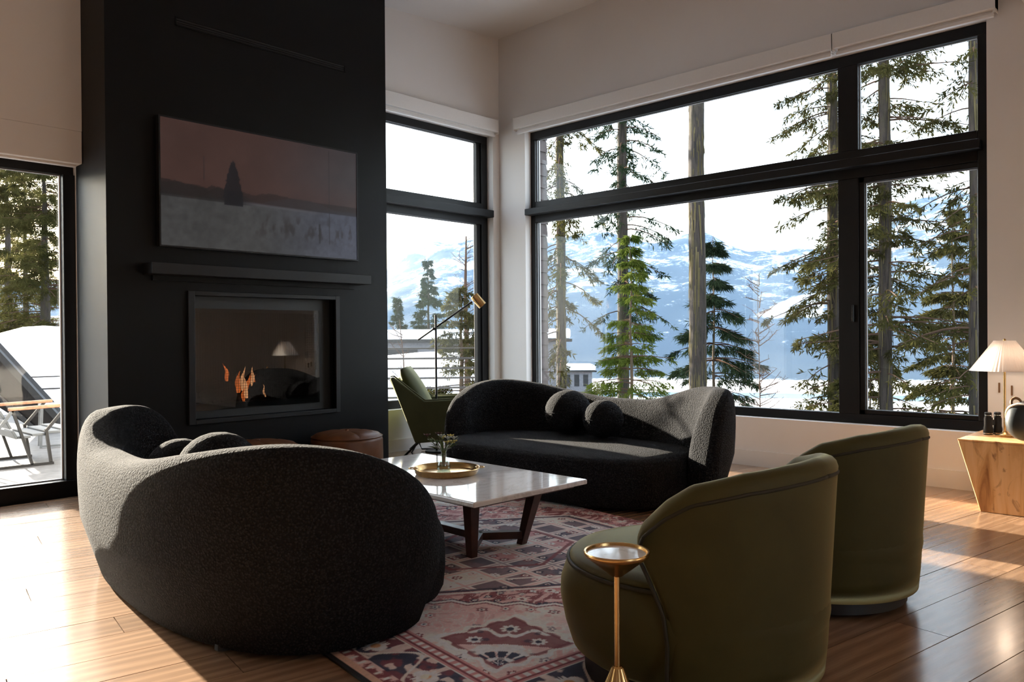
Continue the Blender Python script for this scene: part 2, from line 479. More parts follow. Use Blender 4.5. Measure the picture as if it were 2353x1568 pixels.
# --- baseboards and sills
structure(MB().box((-1.784, -0.016, 0), (-0.016, 0, 0.104)).build('baseboard_back', 'trim_paint'))
structure(MB().box((-0.016, -10.2, 0), (0, 0, 0.118)).build('baseboard_right', 'trim_paint'))
structure(MB().box((-9.6, -0.016, 0), (-6.6, 0, 0.104)).build('baseboard_left', 'trim_paint'))

# --- windows: frame, rails, panes
def window(name, plane, items, label):
    """items: list of (part name, a0, a1, z0, z1, d0, d1, material); a runs along the wall, d out of the room"""
    t = thing(name, label, 'window', kind='structure')
    for nm, a0, a1, z0, z1, d0, d1, mt in items:
        if plane == 'A': p, q = (a0, d0, z0), (a1, d1, z1)
        else: p, q = (d0, a0, z0), (d1, a1, z1)
        MB().box(p, q).build(nm, mt, t, bevel=0.004 if mt != 'window_glass' else 0)
    return t
D0, D1 = REC, REC+0.07
bf = 'black_frame'
window('window_1', 'A', [
    ('frame_top', -1.78, -0.088, 2.893, 2.965, D0, D1, bf), ('frame_bottom', -1.78, -0.088, 0.364, 0.438, D0, D1, bf),
    ('frame_side', -0.168, -0.088, 0.438, 2.893, D0, D1, bf), ('frame_side', -1.78, -1.70, 0.438, 2.893, D0, D1, bf),
    ('sash', -0.217, -0.168, 2.302, 2.893, D0+0.02, D1, bf), ('sash', -0.217, -0.168, 0.438, 2.095, D0+0.02, D1, bf),
    ('transom', -1.70, -0.168, 2.095, 2.302, D0, D1, bf), ('ledge', -1.74, -0.088, 2.163, 2.232, -0.012, D0, bf),
    ('pane', -1.70, -0.20, 2.29, 2.90, D0+0.045, D0+0.055, 'window_glass'), ('pane', -1.70, -0.20, 0.43, 2.10, D0+0.045, D0+0.055, 'window_glass'),
    ('glazing_bead', -1.70, -0.217, 2.885, 2.893, D0+0.028, D0+0.04, 'grey_metal'), ('glazing_bead', -1.70, -0.217, 2.088, 2.095, D0+0.028, D0+0.04, 'grey_metal'),
    ], 'tall black framed window between the fireplace and the corner')
window('window_2', 'B', [
    ('frame_top', -4.239, -0.345, 2.885, 2.96, D0, D1, bf), ('frame_bottom', -4.239, -0.345, 0.369, 0.434, D0, D1, bf),
    ('frame_side', -0.398, -0.345, 0.434, 2.885, D0, D1, bf), ('frame_side', -4.239, -4.17, 0.434, 2.885, D0, D1, bf),
    ('mullion', -3.43, -3.29, 2.287, 2.885, D0, D1, bf), ('mullion', -3.43, -3.288, 0.434, 2.09, D0, D1, bf),
    ('transom', -4.17, -0.398, 2.09, 2.287, D0, D1, bf), ('ledge', -4.20, -0.345, 2.155, 2.215, -0.012, D0, bf),
    ('sash', -3.468, -3.43, 0.434, 2.09, D0+0.012, D1, bf), ('sash', -4.20, -4.166, 0.434, 2.09, D0+0.012, D1, bf),
    ('sash', -4.17, -3.43, 0.434, 0.466, D0+0.012, D1, bf), ('sash', -4.17, -3.43, 2.05, 2.09, D0+0.012, D1, bf),
    ('window_handle', -3.402, -3.390, 1.08, 1.20, D0-0.03, D0, 'black_metal'),
    ('pane', -3.30, -0.39, 2.28, 2.89, D0+0.045, D0+0.055, 'window_glass'), ('pane', -3.30, -0.39, 0.43, 2.095, D0+0.045, D0+0.055, 'window_glass'),
    ('pane', -4.18, -3.42, 2.28, 2.89, D0+0.045, D0+0.055, 'window_glass'), ('pane', -4.18, -3.46, 0.46, 2.06, D0+0.045, D0+0.055, 'window_glass'),
    ('glazing_bead', -3.29, -0.398, 2.878, 2.885, D0+0.028, D0+0.04, 'grey_metal'), ('glazing_bead', -3.288, -0.398, 2.083, 2.09, D0+0.028, D0+0.04, 'grey_metal'),
    ('glazing_bead', -0.405, -0.398, 0.434, 2.885, D0+0.028, D0+0.04, 'grey_metal'), ('glazing_bead', -3.437, -3.43, 2.287, 2.885, D0+0.028, D0+0.04, 'grey_metal'),
    ('glazing_bead', -4.17, -3.43, 2.876, 2.883, D0+0.028, D0+0.04, 'grey_metal'), ('glazing_bead', -4.166, -3.468, 2.043, 2.05, D0+0.028, D0+0.04, 'grey_metal'),
    ('glazing_bead', -3.475, -3.468, 0.466, 2.05, D0+0.028, D0+0.04, 'grey_metal'), ('glazing_bead', -4.166, -4.160, 0.466, 2.05, D0+0.028, D0+0.04, 'grey_metal'),
    ], 'large black framed window wall looking onto the mountains')
window('door_1', 'A', [
    ('frame_top', -6.6, -3.85, 2.052, 2.112, D0, D1, bf), ('threshold', -6.6, -3.85, -0.012, 0.10, 0.03, D1, bf),
    ('frame_side', -3.921, -3.85, 0.10, 2.052, D0-0.03, D1, bf), ('frame_side', -6.6, -6.53, 0.10, 2.052, D0, D1, bf),
    ('meeting_stile', -5.25, -5.15, 0.10, 2.052, D0, D1, bf),
    ('glazing_bead', -3.930, -3.921, 0.10, 2.052, D0+0.02, D0+0.04, 'trim_paint'), ('glazing_bead', -5.15, -3.93, 2.044, 2.052, D0+0.02, D0+0.04, 'grey_metal'),
    ('glazing_bead', -5.15, -3.93, 0.10, 0.108, D0+0.02, D0+0.04, 'trim_paint'),
    ('pane', -5.15, -3.92, 0.09, 2.06, D0+0.045, D0+0.055, 'window_glass'), ('pane', -6.53, -5.25, 0.09, 2.06, D0+0.045, D0+0.055, 'window_glass'),
    ], 'black framed glazed sliding door to the deck')

# --- roller blind boxes above the windows
def blind(plane, a0, a1, z0, z1, label, drop=0.0):
    t = thing('roller_blind', label, 'blind', group='white roller blinds over the windows')
    def bx(nm, a, b, za, zb, d0, d1, mt='blind_fabric'):
        p, q = ((a, d0, za), (b, d1, zb)) if plane == 'A' else ((d0, a, za), (d1, b, zb))
        MB().box(p, q).build(nm, mt, t, bevel=0.004)
    bx('fascia', a0, a1, z0+0.028, z1, -0.085, -0.0005)
    bx('fabric', a0+0.02, a1-0.02, z0+0.004, z0+0.03, -0.045, -0.038)
    bx('bottom_rail', a0+0.015, a1-0.015, z0-0.012, z0+0.012, -0.056, -0.028, 'trim_paint')
    bx('end_cap', a0, a0+0.006, z0+0.012, z1, -0.088, -0.0005, 'trim_paint')
    bx('end_cap', a1-0.006, a1, z0+0.012, z1, -0.088, -0.0005, 'trim_paint')
    return t
blind('A', -1.782, -0.092, 2.952, 3.10, 'white roller blind rolled up above the window by the fireplace')
blind('B', -3.312, -0.27, 2.948, 3.085, 'long white roller blind above the wide panes of the large window')
blind('B', -4.305, -3.318, 2.948, 3.085, 'short white roller blind above the casement of the large window')
tb = thing('roller_blind', 'white blind box above the glazed deck door', 'blind', group='white roller blinds over the windows')
MB().box((-6.6, -0.12, 2.097), (-3.862, -0.0005, 2.30)).build('fascia', 'wall_paint', tb, bevel=0.004)
MB().box((-6.58, -0.07, 2.085), (-3.88, -0.03, 2.099)).build('bottom_rail', 'trim_paint', tb)
# wall above that box comes forward flush with it
structure(MB().box((-6.62, -0.12, 2.30), (-3.862, 0.0, 3.75)).build('wall_above_door', 'wall_paint'))

# ================================================================== FIREPLACE
FX0, FX1, FY = -3.86, -1.784, -0.505
fp = thing('fireplace', 'tall matt black chimney breast with glass fronted gas fire', 'fireplace', (0, 0, 0))
OX0, OX1, OZ0, OZ1 = -3.335, -2.275, 0.475, 1.275
cb = MB()
topz = 3.86
cb.box((FX0, FY, 0), (OX0, -0.001, topz)).box((OX1, FY, 0), (FX1, -0.001, topz)).box((OX0, FY, 0), (OX1, -0.001, OZ0)).box((OX0, FY, OZ1), (OX1, -0.001, topz))
cb.build('chimney_breast', 'fireplace_black', fp)
fr = MB()
fr.box((OX0-0.045, FY-0.022, OZ0-0.03), (OX0, FY+0.02, OZ1+0.03)).box((OX1, FY-0.022, OZ0-0.03), (OX1+0.035, FY+0.02, OZ1+0.03))
fr.box((OX0, FY-0.022, OZ1), (OX1, FY+0.02, OZ1+0.03)).box((OX0, FY-0.022, OZ0-0.03), (OX1, FY+0.02, OZ0))
fr.build('surround', 'black_metal', fp, bevel=0.003)
MB().box((OX0, FY+0.06, OZ1-0.105), (OX1, FY+0.075, OZ1)).box((OX1-0.115, FY+0.06, OZ0+0.09), (OX1, FY+0.075, OZ1-0.105)).box((OX0, FY+0.06, OZ0), (OX1, FY+0.075, OZ0+0.09)).build('inner_frame', 'firebox_black', fp)
MB().box((OX0, FY+0.40, OZ0), (OX1, FY+0.41, OZ1)).box((OX0, FY+0.07, OZ0), (OX1, FY+0.4, OZ0+0.09)).box((OX0, FY+0.08, OZ0), (OX0+0.01, FY+0.4, OZ1)).build('firebox', 'firebox_black', fp)
MB().box((OX0+0.012, FY+0.045, OZ0+0.05), (OX1-0.10, FY+0.051, OZ1-0.08)).build('glass_pane', 'fire_glass', fp)
MB().box((OX0+0.004, FY+0.03, OZ0+0.06), (OX0+0.014, FY+0.052, OZ1-0.1)).build('glass_trim', 'grey_metal', fp)
sc_ = MB()
for i in range(52): 
    x = OX0+0.03+i*(1.06-0.16)/51
    sc_.beam((x, FY+0.056, OZ0+0.09), (x, FY+0.056, OZ1-0.105), 0.0018, 0.0018)
for i in range(36):
    z = OZ0+0.095+i*0.0175
    sc_.beam((OX0+0.03, FY+0.058, z), (OX1-0.12, FY+0.058, z), 0.0018, 0.0018)
tag(sc_.build('mesh_screen', 'black_metal', fp), None, None, kind='stuff')
zb = OZ0+0.09
for (x0, y0, x1, y1, r, z) in [(-3.2,.17,-2.62,.24,.048,.05),(-3.15,.30,-2.55,.22,.045,.06),(-2.95,.15,-2.45,.32,.042,.10),(-3.22,.22,-2.92,.34,.04,.11),(-2.78,.2,-2.42,.16,.044,.05),(-2.85,.34,-2.5,.30,.05,.14)]:
    a, b = Vector((x0, FY+y0, zb+z)), Vector((x1, FY+y1, zb+z*0.8+0.01))
    pth = [a.lerp(b, i/6)+Vector((0, 0, 0.012*math.sin(i*2+x0*9))) for i in range(7)]
    MB().tube(pth, [r*(0.9+0.2*random.random()) for _ in pth], 9).build('log', 'charcoal_log', fp, smooth=True)
emb = MB()
for i in range(120):
    x = random.uniform(-3.28, -2.42); y = FY+random.uniform(0.12, 0.37); s = random.uniform(0.012, 0.03)
    emb.ball((x, y, zb+s*0.6), s, 4)
tag(emb.build('lava_rocks', 'charcoal_log', fp), None, None, kind='stuff')
def flame(x, y, z, h, w, mt, lean=0.0):
    rings = []
    for i in range(9):
        t = i/8; r = w*(math.sin(math.pi*(t*0.80+0.18))**1.4)*(1-t*0.55)+0.0006
        cx = x+lean*t*t+0.006*math.sin(t*7+x*40)
        rings.append([(cx+r*math.cos(2*math.pi*k/8), y+0.5*r*math.sin(2*math.pi*k/8), z+h*t) for k in range(8)])
    MB().rings(rings).build('flame', mt, fp, smooth=True)
fz = zb+0.02
for a in [(-3.045, FY+.13, fz+.12, .125, .018, 'flame_orange', -.03), (-2.975, FY+.12, fz+.04, .15, .028, 'flame_orange', .01), (-2.95, FY+.11, fz+.05, .17, .018, 'flame_yellow', .02),
          (-2.925, FY+.10, fz, .15, .024, 'flame_yellow', -.02), (-2.90, FY+.13, fz+.06, .11, .02, 'flame_orange', .03), (-2.86, FY+.14, fz+.08, .14, .016, 'flame_yellow', .01), (-2.78, FY+.11, fz, .09, .009, 'flame_yellow', -.015),
          (-2.955, FY+.09, fz-.02, .10, .015, 'flame_orange', .01), (-2.84, FY+.16, fz+.08, .08, .012, 'flame_orange', .02)]:
    flame(*a)
# mantel
mt_ = thing('mantel_shelf', 'thin black mantel shelf under the television', 'shelf', (0, 0, 0))
MB().box((-3.655, FY-0.15, 1.392), (-2.047, FY, 1.461)).build('shelf_board', 'black_metal', mt_, bevel=0.003)
MB().box((-3.60, FY-0.02, 1.36), (-2.10, FY, 1.392)).build('cleat', 'fireplace_black', mt_)
# slot vent
vt = thing('slot_vent', 'long black two slot air vent high on the chimney breast', 'vent')
MB().box((-3.437, FY-0.006, 2.979), (-2.159, FY, 2.988)).box((-3.437, FY-0.006, 3.026), (-2.159, FY, 3.035)).box((-3.437, FY-0.006, 2.979), (-3.428, FY, 3.035)).box((-2.168, FY-0.006, 2.979), (-2.159, FY, 3.035)).build('frame', 'fireplace_black', vt)
for z in (2.998, 3.012):
    MB().beam((-3.43, FY-0.004, z), (-2.165, FY-0.004, z), 0.006, 0.004).build('slat', 'fireplace_black', vt)
MB().box((-3.43, FY-0.001, 2.985), (-2.165, FY-0.0002, 3.03)).build('slot_back', 'firebox_black', vt)

# television
tv = thing('television', 'wide flat television showing a dim winter landscape painting', 'television', (-2.832, FY, 1.57))
TW, TH = 1.476, 0.812
MB().box((-TW/2, -0.05, 0), (TW/2, -0.006, TH)).build('body', 'black_metal', tv, bevel=0.004)
bz = MB(); e = 0.010
bz.box((-TW/2, -0.056, 0), (TW/2, -0.05, e)).box((-TW/2, -0.056, TH-e), (TW/2, -0.05, TH)).box((-TW/2, -0.056, e), (-TW/2+e, -0.05, TH-e)).box((TW/2-e, -0.056, e), (TW/2, -0.05, TH-e))
bz.build('bezel', 'black_metal', tv)
MB().box((-0.25, -0.006, 0.2), (0.25, 0, 0.6)).build('wall_mount', 'black_metal', tv)
def fbm(u, v, s, seed, oct=5):
    """value noise in numpy"""
    out = np.zeros_like(u); a = 1.0; tot = 0
    for o in range(oct):
        f = s*2**o
        x, y = u*f, v*f
        xi, yi = np.floor(x).astype(int), np.floor(y).astype(int)
        fx, fy = x-xi, y-yi; fx = fx*fx*(3-2*fx); fy = fy*fy*(3-2*fy)
        h = lambda i, j: ((np.sin(i*127.1+j*311.7+seed*17.3+o*7.7)*43758.5453) % 1.0)
        out += a*((h(xi, yi)*(1-fx)+h(xi+1, yi)*fx)*(1-fy)+(h(xi, yi+1)*(1-fx)+h(xi+1, yi+1)*fx)*fy)
        tot += a; a *= 0.5
    return out/tot
def grid_object(name, w, h, nx, ny, fn, mat, attr, parent):
    """flat sheet in local x,y (y up) whose colour attribute is the printed/woven picture"""
    u, v = np.meshgrid(np.linspace(0, 1, nx+1), np.linspace(0, 1, ny+1))
    col = fn(u, v)
    co = np.stack([u*w, v*h, np.zeros_like(u)], -1).reshape(-1, 3)
    i = np.arange(nx)[None, :]+np.arange(ny)[:, None]*(nx+1)
    q = np.stack([i, i+1, i+nx+2, i+nx+1], -1).reshape(-1, 4)
    me = bpy.data.meshes.new(name)
    me.vertices.add(len(co)); me.vertices.foreach_set('co', co.astype(np.float32).ravel())
    me.loops.add(q.size); me.loops.foreach_set('vertex_index', q.astype(np.int32).ravel())
    me.polygons.add(len(q)); me.polygons.foreach_set('loop_start', np.arange(0, q.size, 4, dtype=np.int32))
    me.update(calc_edges=True)
    ca = me.color_attributes.new(attr, 'FLOAT_COLOR', 'POINT')
    rgba = np.concatenate([col.reshape(-1, 3), np.ones((len(co), 1))], 1)
    ca.data.foreach_set('color', rgba.astype(np.float32).ravel())
    me.materials.append(MATS[mat])
    o = bpy.data.objects.new(name, me); COL.objects.link(o); o.parent = parent
    return o
def lin(c): 
    c = np.asarray(c, float)/255
    return np.where(c <= 0.04045, c/12.92, ((c+0.055)/1.055)**2.4)
def mixc(a, b, f): return a*(1-f[..., None])+b*f[..., None]
def sstep(a, b, x):
    t = np.clip((x-a)/(b-a), 0, 1); return t*t*(3-2*t)
def tv_picture(u, v):
    n = fbm(u*1.8, v, 6, 3); n2 = fbm(u*1.8, v, 26, 5, 4)
    skyc = mixc(lin([62, 44, 40])+0*u[..., None], lin([56, 50, 52])+0*u[..., None], sstep(0.35, 1.0, u))
    skyc = mixc(skyc, lin([66, 46, 42])+0*u[..., None], sstep(0.75, 0.45, v)*0.6)
    ground = mixc(lin([60, 60, 60])+0*u[..., None], lin([66, 68, 80])+0*u[..., None], sstep(0.4, 1.0, u))
    ground = ground*(0.72+0.55*n2)[..., None]
    ridge = 0.42+0.06*(fbm(u, u*0, 9, 8)-0.5)
    c = mixc(ground, skyc, sstep(ridge-0.02, ridge+0.02, v))
    wood = ((v > 0.40) & (v < 0.47+0.22*(fbm(u, u*0+0.3, 7, 2)-0.35)*sstep(0.75, 0.15, u)+0.02)).astype(float)
    c = mixc(c, lin([34, 27, 27])+0*u[..., None], wood*0.75)
    hill = ((v > 0.42) & (v < 0.50-0.9*np.abs(u-0.68)**1.6)).astype(float)
    c = mixc(c, lin([46, 40, 42])+0*u[..., None], hill*0.8)
    ice = sstep(0.02, 0.0, np.abs(v-0.405+0.03*(u-0.4)))*sstep(0.33, 0.38, u)*sstep(0.85, 0.7, u)
    c = mixc(c, lin([74, 72, 76])+0*u[..., None], ice*0.8)
    reeds = sstep(0.5, 0.68, fbm(u*2.2, v*0.5, 18, 12))*sstep(0.08, 0.2, v)*sstep(0.38, 0.26, v)*sstep(0.3, 0.5, u)
    c = mixc(c, lin([40, 35, 34])+0*u[..., None], reeds*0.7)
    lw = ((v > 0.39) & (v < 0.44+0.12*fbm(u, u*0+0.7, 16, 31)*sstep(0.5, 0.2, u))).astype(float)*sstep(0.46, 0.36, u)
    c = mixc(c, lin([28, 26, 27])+0*u[..., None], lw*0.75)
    tw = np.where(v > 0.60, 0.030*np.clip((0.745-v)/0.145, 0, 1)**0.7, 0.030+0.016*np.clip((0.60-v)/0.12, 0, 1))+0.012*(fbm(u*3, v, 40, 41, 2)-0.5)
    tree = ((np.abs(u-0.328) < tw) & (v > 0.37) & (v < 0.745)).astype(float)
    c = mixc(c, lin([20, 20, 25])+0*u[..., None], tree*0.92)
    for x0, a, b in ((0.835, 0.12, 0.98), (0.78, 0.12, 0.30), (0.19, 0.55, 0.75)):
        ln = (np.abs(u-x0) < 0.003)*(v > a)*(v < b)
        c = mixc(c, lin([34, 32, 34])+0*u[..., None], ln*0.7)
    return c*(0.66+0.29*n)[..., None]
scr = grid_object('screen', TW-2*e, TH-2*e, 220, 120, tv_picture, 'tv_picture', 'picture', tv)
scr.rotation_euler = (R(90), 0, 0); scr.location = (-TW/2+e, -0.0505, e)

# ================================================================== SOFAS
def sofa_mesh():
    """curved sofa; local +x is the front, y the length, back outer face at x=-0.53"""
    A_, B_, n = 0.425, 0.955, 2.45
    tk = 0.105
    N = 150
    ts = np.linspace(R(-9), math.pi+R(36), 1600)
    sp_ = lambda v: np.sign(v)*np.abs(v)**(2/n)
    px = -A_*sp_(np.sin(ts)); py = B_*sp_(np.cos(ts))
    sl = np.concatenate([[0], np.cumsum(np.hypot(np.diff(px), np.diff(py)))]); S = sl[-1]
    # denser stations towards the two rolled ends
    a = np.linspace(-1, 1, N); a = np.sign(a)*(1-(1-np.abs(a))**1.35)
    st = (a*0.5+0.5)*S
    qx = np.interp(st, sl, px); qy = np.interp(st, sl, py)
    tx = np.gradient(qx, st); ty = np.gradient(qy, st); ln = np.hypot(tx, ty); tx /= ln; ty /= ln
    nx, ny = ty, -tx                     # normal; flip to point outward
    sgn = np.where(nx*qx+ny*qy < 0, -1, 1); nx *= sgn; ny *= sgn
    rings = []
    M = 26
    for i in range(N):
        q_ = a[i]+0.16                      # the low saddle sits off centre, one arm is longer than the other
        t = min(max((abs(q_)-0.08)/(0.44 if q_ < 0 else 0.74), 0), 1); t = t*t*(3-2*t)
        h = 0.535+0.120*t
        c0 = 0.78 if a[i] < 0 else 0.52
        e_ = max(0.0, (abs(a[i])-c0)/(1-c0))
        roll = (1-min(e_, 0.9995)**2.6)**(1/2.4) if a[i] < 0 else (1-min(e_, 0.9995)**2.5)**(1/2.2)
        h = max(h*roll, 0.02)
        w = tk*(0.30+0.70*min(1.0, roll*1.5))
        ring = []
        for k in range(M):
            ph = math.pi*k/(M-1)
            c, s = math.cos(ph), math.sin(ph)
            off = w*math.copysign(abs(c)**0.55, c)
            z = h*abs(s)**0.42
            lean = 0.050*(z/0.6)**0.8 - 0.05*max(0, 1-z/0.12)**2*(1 if off > 0 else 0)
            ring.append((qx[i]+nx[i]*(off+lean), qy[i]+ny[i]*(off+lean), 0.012+z))
        rings.append(ring)
    return MB().rings(rings)
def seat_mesh():
    Hx, Hy, n = 0.49, 0.885, 3.0
    prof = [(0.92, 0.012), (0.95, 0.02), (0.985, 0.05), (1.0, 0.11), (1.0, 0.19), (0.99, 0.24), (0.96, 0.272), (0.90, 0.291), (0.75, 0.302), (0.45, 0.309), (0.1, 0.311)]
    rings = []
    for s, z in prof:
        rr = []
        for k in range(72):
            t = 2*math.pi*k/72; c, sn = math.cos(t), math.sin(t)
            ex = Hx*math.copysign(abs(c)**(2/n), c); ey = Hy*math.copysign(abs(sn)**(2/n), sn)
            dl = (1-s)*Hx
            q = Vector((ex, ey)); ql = max(q.length, 1e-6)
            q = q*s if s < 0.9 else q*(1-dl/ql)
            rr.append((0.115+q.x, q.y, z))
        rings.append(rr)
    return MB().rings(rings)
def make_sofa(label, loc, rz):
    t = thing('curved_sofa', label, 'sofa', loc, rz, 'charcoal boucle curved sofas')
    sofa_mesh().build('backrest', 'boucle', t, smooth=True)
    seat_mesh().build('seat', 'boucle', t, smooth=True)
    f = MB()
    for x, y in ((-0.36, -0.7), (-0.36, 0.7), (0.36, -0.7), (0.36, 0.7)):
        MB().lathe([(0.03, 0.0), (0.03, 0.02)], 12, (x, y)).build('foot', 'plinth_black', t)
    return t
sofa_b = make_sofa('charcoal boucle curved sofa under the large window', (-1.52, -2.17, 0.0085), math.pi)
sofa_a = copy_tree(sofa_b)
sofa_a['label'] = 'charcoal boucle curved sofa with its back to the glazed deck door'
sofa_a.location = (-4.0, -2.42, 0.0085); sofa_a.rotation_euler = (0, 0, R(-6))
def cushion(label, loc, r):
    t = thing('ball_cushion', label, 'cushion', loc, 0, 'round boucle ball cushions')
    cv = MB().ball((0, 0, r*0.93), r, 14, (1.0, 1.0, 0.93)).build('cover', 'boucle', t, smooth=True)
    MB().torus((0, 0, r*0.93), r*0.995, 0.0035, 48, 6).build('seam', 'boucle', cv, smooth=True)
    return t
cushion('larger round boucle cushion on the sofa under the window', (-1.36, -1.98, 0.319), 0.163)
cushion('smaller round boucle cushion on the sofa under the window', (-1.40, -2.31, 0.319), 0.136)
cushion('larger round boucle cushion behind the low back of the sofa by the deck door', (-4.13, -2.44, 0.319), 0.163)
cushion('smaller round boucle cushion behind the low back of the sofa by the deck door', (-4.15, -2.13, 0.319), 0.136)

# ================================================================== BARREL CHAIRS
def make_barrel(label, loc, rz):
    t = thing('barrel_chair', label, 'chair', loc, rz, 'olive velvet barrel chairs')
    # seat block, front is +y
    Rb = 0.375
    prof = [(0.86, 0.065), (0.93, 0.085), (0.985, 0.15), (1.02, 0.22), (1.015, 0.265), (0.975, 0.31), (0.95, 0.325)]
    rings = []
    for s, z in prof:
        rings.append([(Rb*s*math.cos(2*math.pi*k/64), Rb*s*math.sin(2*math.pi*k/64)*1.02+0.012, z) for k in range(64)])
    MB().rings(rings).build('seat_base', 'olive_velvet', t, smooth=True)
    rings = [[(Rb*s*math.cos(2*math.pi*k/64), Rb*s*math.sin(2*math.pi*k/64)*1.02+0.012, z) for k in range(64)] for s, z in ((0.94, 0.32), (0.945, 0.333), (0.915, 0.346), (0.8, 0.354), (0.4, 0.359), (0.05, 0.360))]
    cu = MB().rings(rings).build('seat_cushion', 'olive_velvet', t, smooth=True)
    MB().tube([(Rb*0.957*math.cos(2*math.pi*k/64), Rb*0.957*math.sin(2*math.pi*k/64)*1.02+0.012, 0.326) for k in range(65)], 0.006, 8).build('seat_piping', 'piping_fold_shade', cu, smooth=True)
    # shell round the back
    def rim(phi):
        d = abs(phi)
        pts = [(0, .662), (20, .655), (40, .641), (60, .612), (70, .572), (80, .510), (85, .44), (90, .36)]
        for (a, ha), (b, hb) in zip(pts[:-1], pts[1:]):
            if d <= b: return ha+(hb-ha)*(d-a)/(b-a)
        return pts[-1][1]
    def edge(z):      # half angle of the shell at height z
        pts = [(0.0, 69), (0.10, 70), (0.20, 69.5), (0.28, 71), (0.36, 76), (0.42, 80.5), (0.47, 83), (0.60, 84)]
        for (a, ha), (b, hb) in zip(pts[:-1], pts[1:]):
            if z <= b: return ha+(hb-ha)*(z-a)/(b-a)
        return pts[-1][1]
    Ro, Ri = 0.385, 0.322
    N = 90; rings = []
    for i in range(N+1):
        u = -1+2*i/N
        uu = math.copysign(1-(1-abs(u))**1.6, u)
        ring = []
        H0 = rim(uu*84)
        endf = min(1.0, (1-abs(uu))/0.06); endf = math.sqrt(max(0.0, 1-(1-endf)**2))
        mid = (Ro+Ri)/2+0.012; hw = (Ro-Ri)/2
        for k in range(22):
            s = k/21
            if s < 0.36:   # outer face from the base up
                q = s/0.36; z = 0.055+(H0-0.055-0.042)*q; rr = 1.0; base = 0.012*q - 0.020*(1-q)
                if q < 0.12: rr = 1-0.10*(1-q/0.12)
            elif s < 0.72: # rolled top
                q = (s-0.36)/0.36; an = math.pi*q; z = H0-0.042+0.042*math.sin(an)**0.8; rr = math.cos(an)*1.06; base = 0.012
            else:
                q = (s-0.72)/0.28; z = H0-0.042-(H0-0.042-0.30)*q; z = max(z, 0.29); rr = -1.0; base = 0.012
            r = mid-0.012+base+hw*rr*endf
            th = R(270)+R(edge(z))*uu
            ring.append((r*math.cos(th), r*math.sin(th), z))
        rings.append(ring)
    bs = MB().rings(rings).build('back_shell', 'olive_velvet', t, smooth=True)
    # dark cord painting in the fold shade under the rim; continues down front edges
    pth = []
    for z in np.linspace(0.07, 0.40, 14): pth.append((edge(z), z, 0.3875+0.012*min(1, z/0.5)-0.012))
    for d in np.linspace(80.5, 0, 30): pth.append((d, rim(d*1.0)-0.046 if d < 80 else 0.43, 0.392+0.004))
    for sgn in (-1, 1):
        P = []
        for d, z, r in pth:
            th = R(270)+R(d)*sgn; P.append((r*math.cos(th), r*math.sin(th), z))
        MB().tube(P, 0.0055, 7).build('shell_fold_shade', 'piping_fold_shade', bs, smooth=True)
    MB().lathe([(0.31, 0.0), (0.325, 0.006), (0.325, 0.066), (0.30, 0.07)], 48).build('plinth', 'plinth_black', t, smooth=True, auto=40)
    return t
ch1 = make_barrel('olive velvet barrel chair beside the brass drinks table', (-3.555, -4.265, 0.0085), R(0))
ch2 = copy_tree(ch1); ch2['label'] = 'olive velvet barrel chair standing on bare floorboards towards the wooden block table'
ch2.location = (-2.58, -4.22, 0.0085); ch2.rotation_euler = (0, 0, R(-4))

# ================================================================== COFFEE TABLE, TRAY, FLOWERS
TZ = 0.315
ct = thing('coffee_table', 'low coffee table with white marble top and dark walnut legs', 'table', (-2.995, -2.515, 0.008), R(-1.5))
MB().box((-0.365, -0.63, TZ-0.032), (0.365, 0.63, TZ-0.008)).build('marble_top', 'marble', ct, bevel=0.006)
MB().box((-0.32, -0.585, TZ-0.048), (0.32, 0.585, TZ-0.0315)).build('top_frame', 'walnut', ct, bevel=0.003)
for sx, sy in ((-1, -1), (1, -1), (-1, 1), (1, 1)):
    b = Vector((sx*0.16-0.012, sy*0.37-0.03, 0.0)); tp = Vector((sx*0.21, sy*0.44, TZ-0.046))
    mb = MB(); 
    ra = [(b.x+dx*0.018, b.y+dy*0.018, 0) for dx, dy in ((-1,-1),(1,-1),(1,1),(-1,1))]
    rb = [(tp.x+dx*0.028, tp.y+dy*0.028, tp.z) for dx, dy in ((-1,-1),(1,-1),(1,1),(-1,1))]
    mb.rings([ra, rb]).build('leg', 'walnut', ct, bevel=0.002)
    MB().beam((b.x, b.y, 0.045), (-0.01, sy*0.24-0.03, 0.045), 0.045, 0.035).build('fork', 'walnut', ct, bevel=0.002)
MB().beam((-0.01, -0.25-0.03, 0.045), (-0.01, 0.25-0.03, 0.045), 0.045, 0.035).build('stretcher', 'walnut', ct, bevel=0.002)
TT = TZ
tr = thing('brass_tray', 'round polished brass tray with raised rim on the marble table', 'tray', (-2.985, -2.53, TT))
MB().lathe([(0.10, 0.0005), (0.150, 0.0005), (0.157, 0.010), (0.160, 0.026), (0.166, 0.030), (0.164, 0.033), (0.155, 0.028), (0.150, 0.010), (0.145, 0.005), (0.01, 0.005)], 64).build('dish', 'brass', tr, smooth=True, auto=50)
for a in (R(-42), R(138)):
    ax = Vector((math.cos(a), math.sin(a), 0))
    MB().torus(ax*0.166+Vector((0, 0, 0.030)), 0.022, 0.003, 20, 6, axes=(ax, Vector((-ax.y, ax.x, 0)))).build('handle', 'brass', tr, smooth=True)
vz = TT+0.005
va = thing('bud_vase', 'small clear glass bud vase on the brass tray', 'vase', (-2.955, -2.475, vz))
MB().lathe([(0.026, 0.0), (0.034, 0.006), (0.036, 0.03), (0.028, 0.05), (0.016, 0.07), (0.014, 0.095), (0.019, 0.105)], 28, cap=False).build('glass_body', 'clear_glass', va, smooth=True)
MB().lathe([(0.02, 0.001), (0.031, 0.006), (0.033, 0.03), (0.024, 0.046)], 24).build('water', 'clear_glass', va, smooth=True)
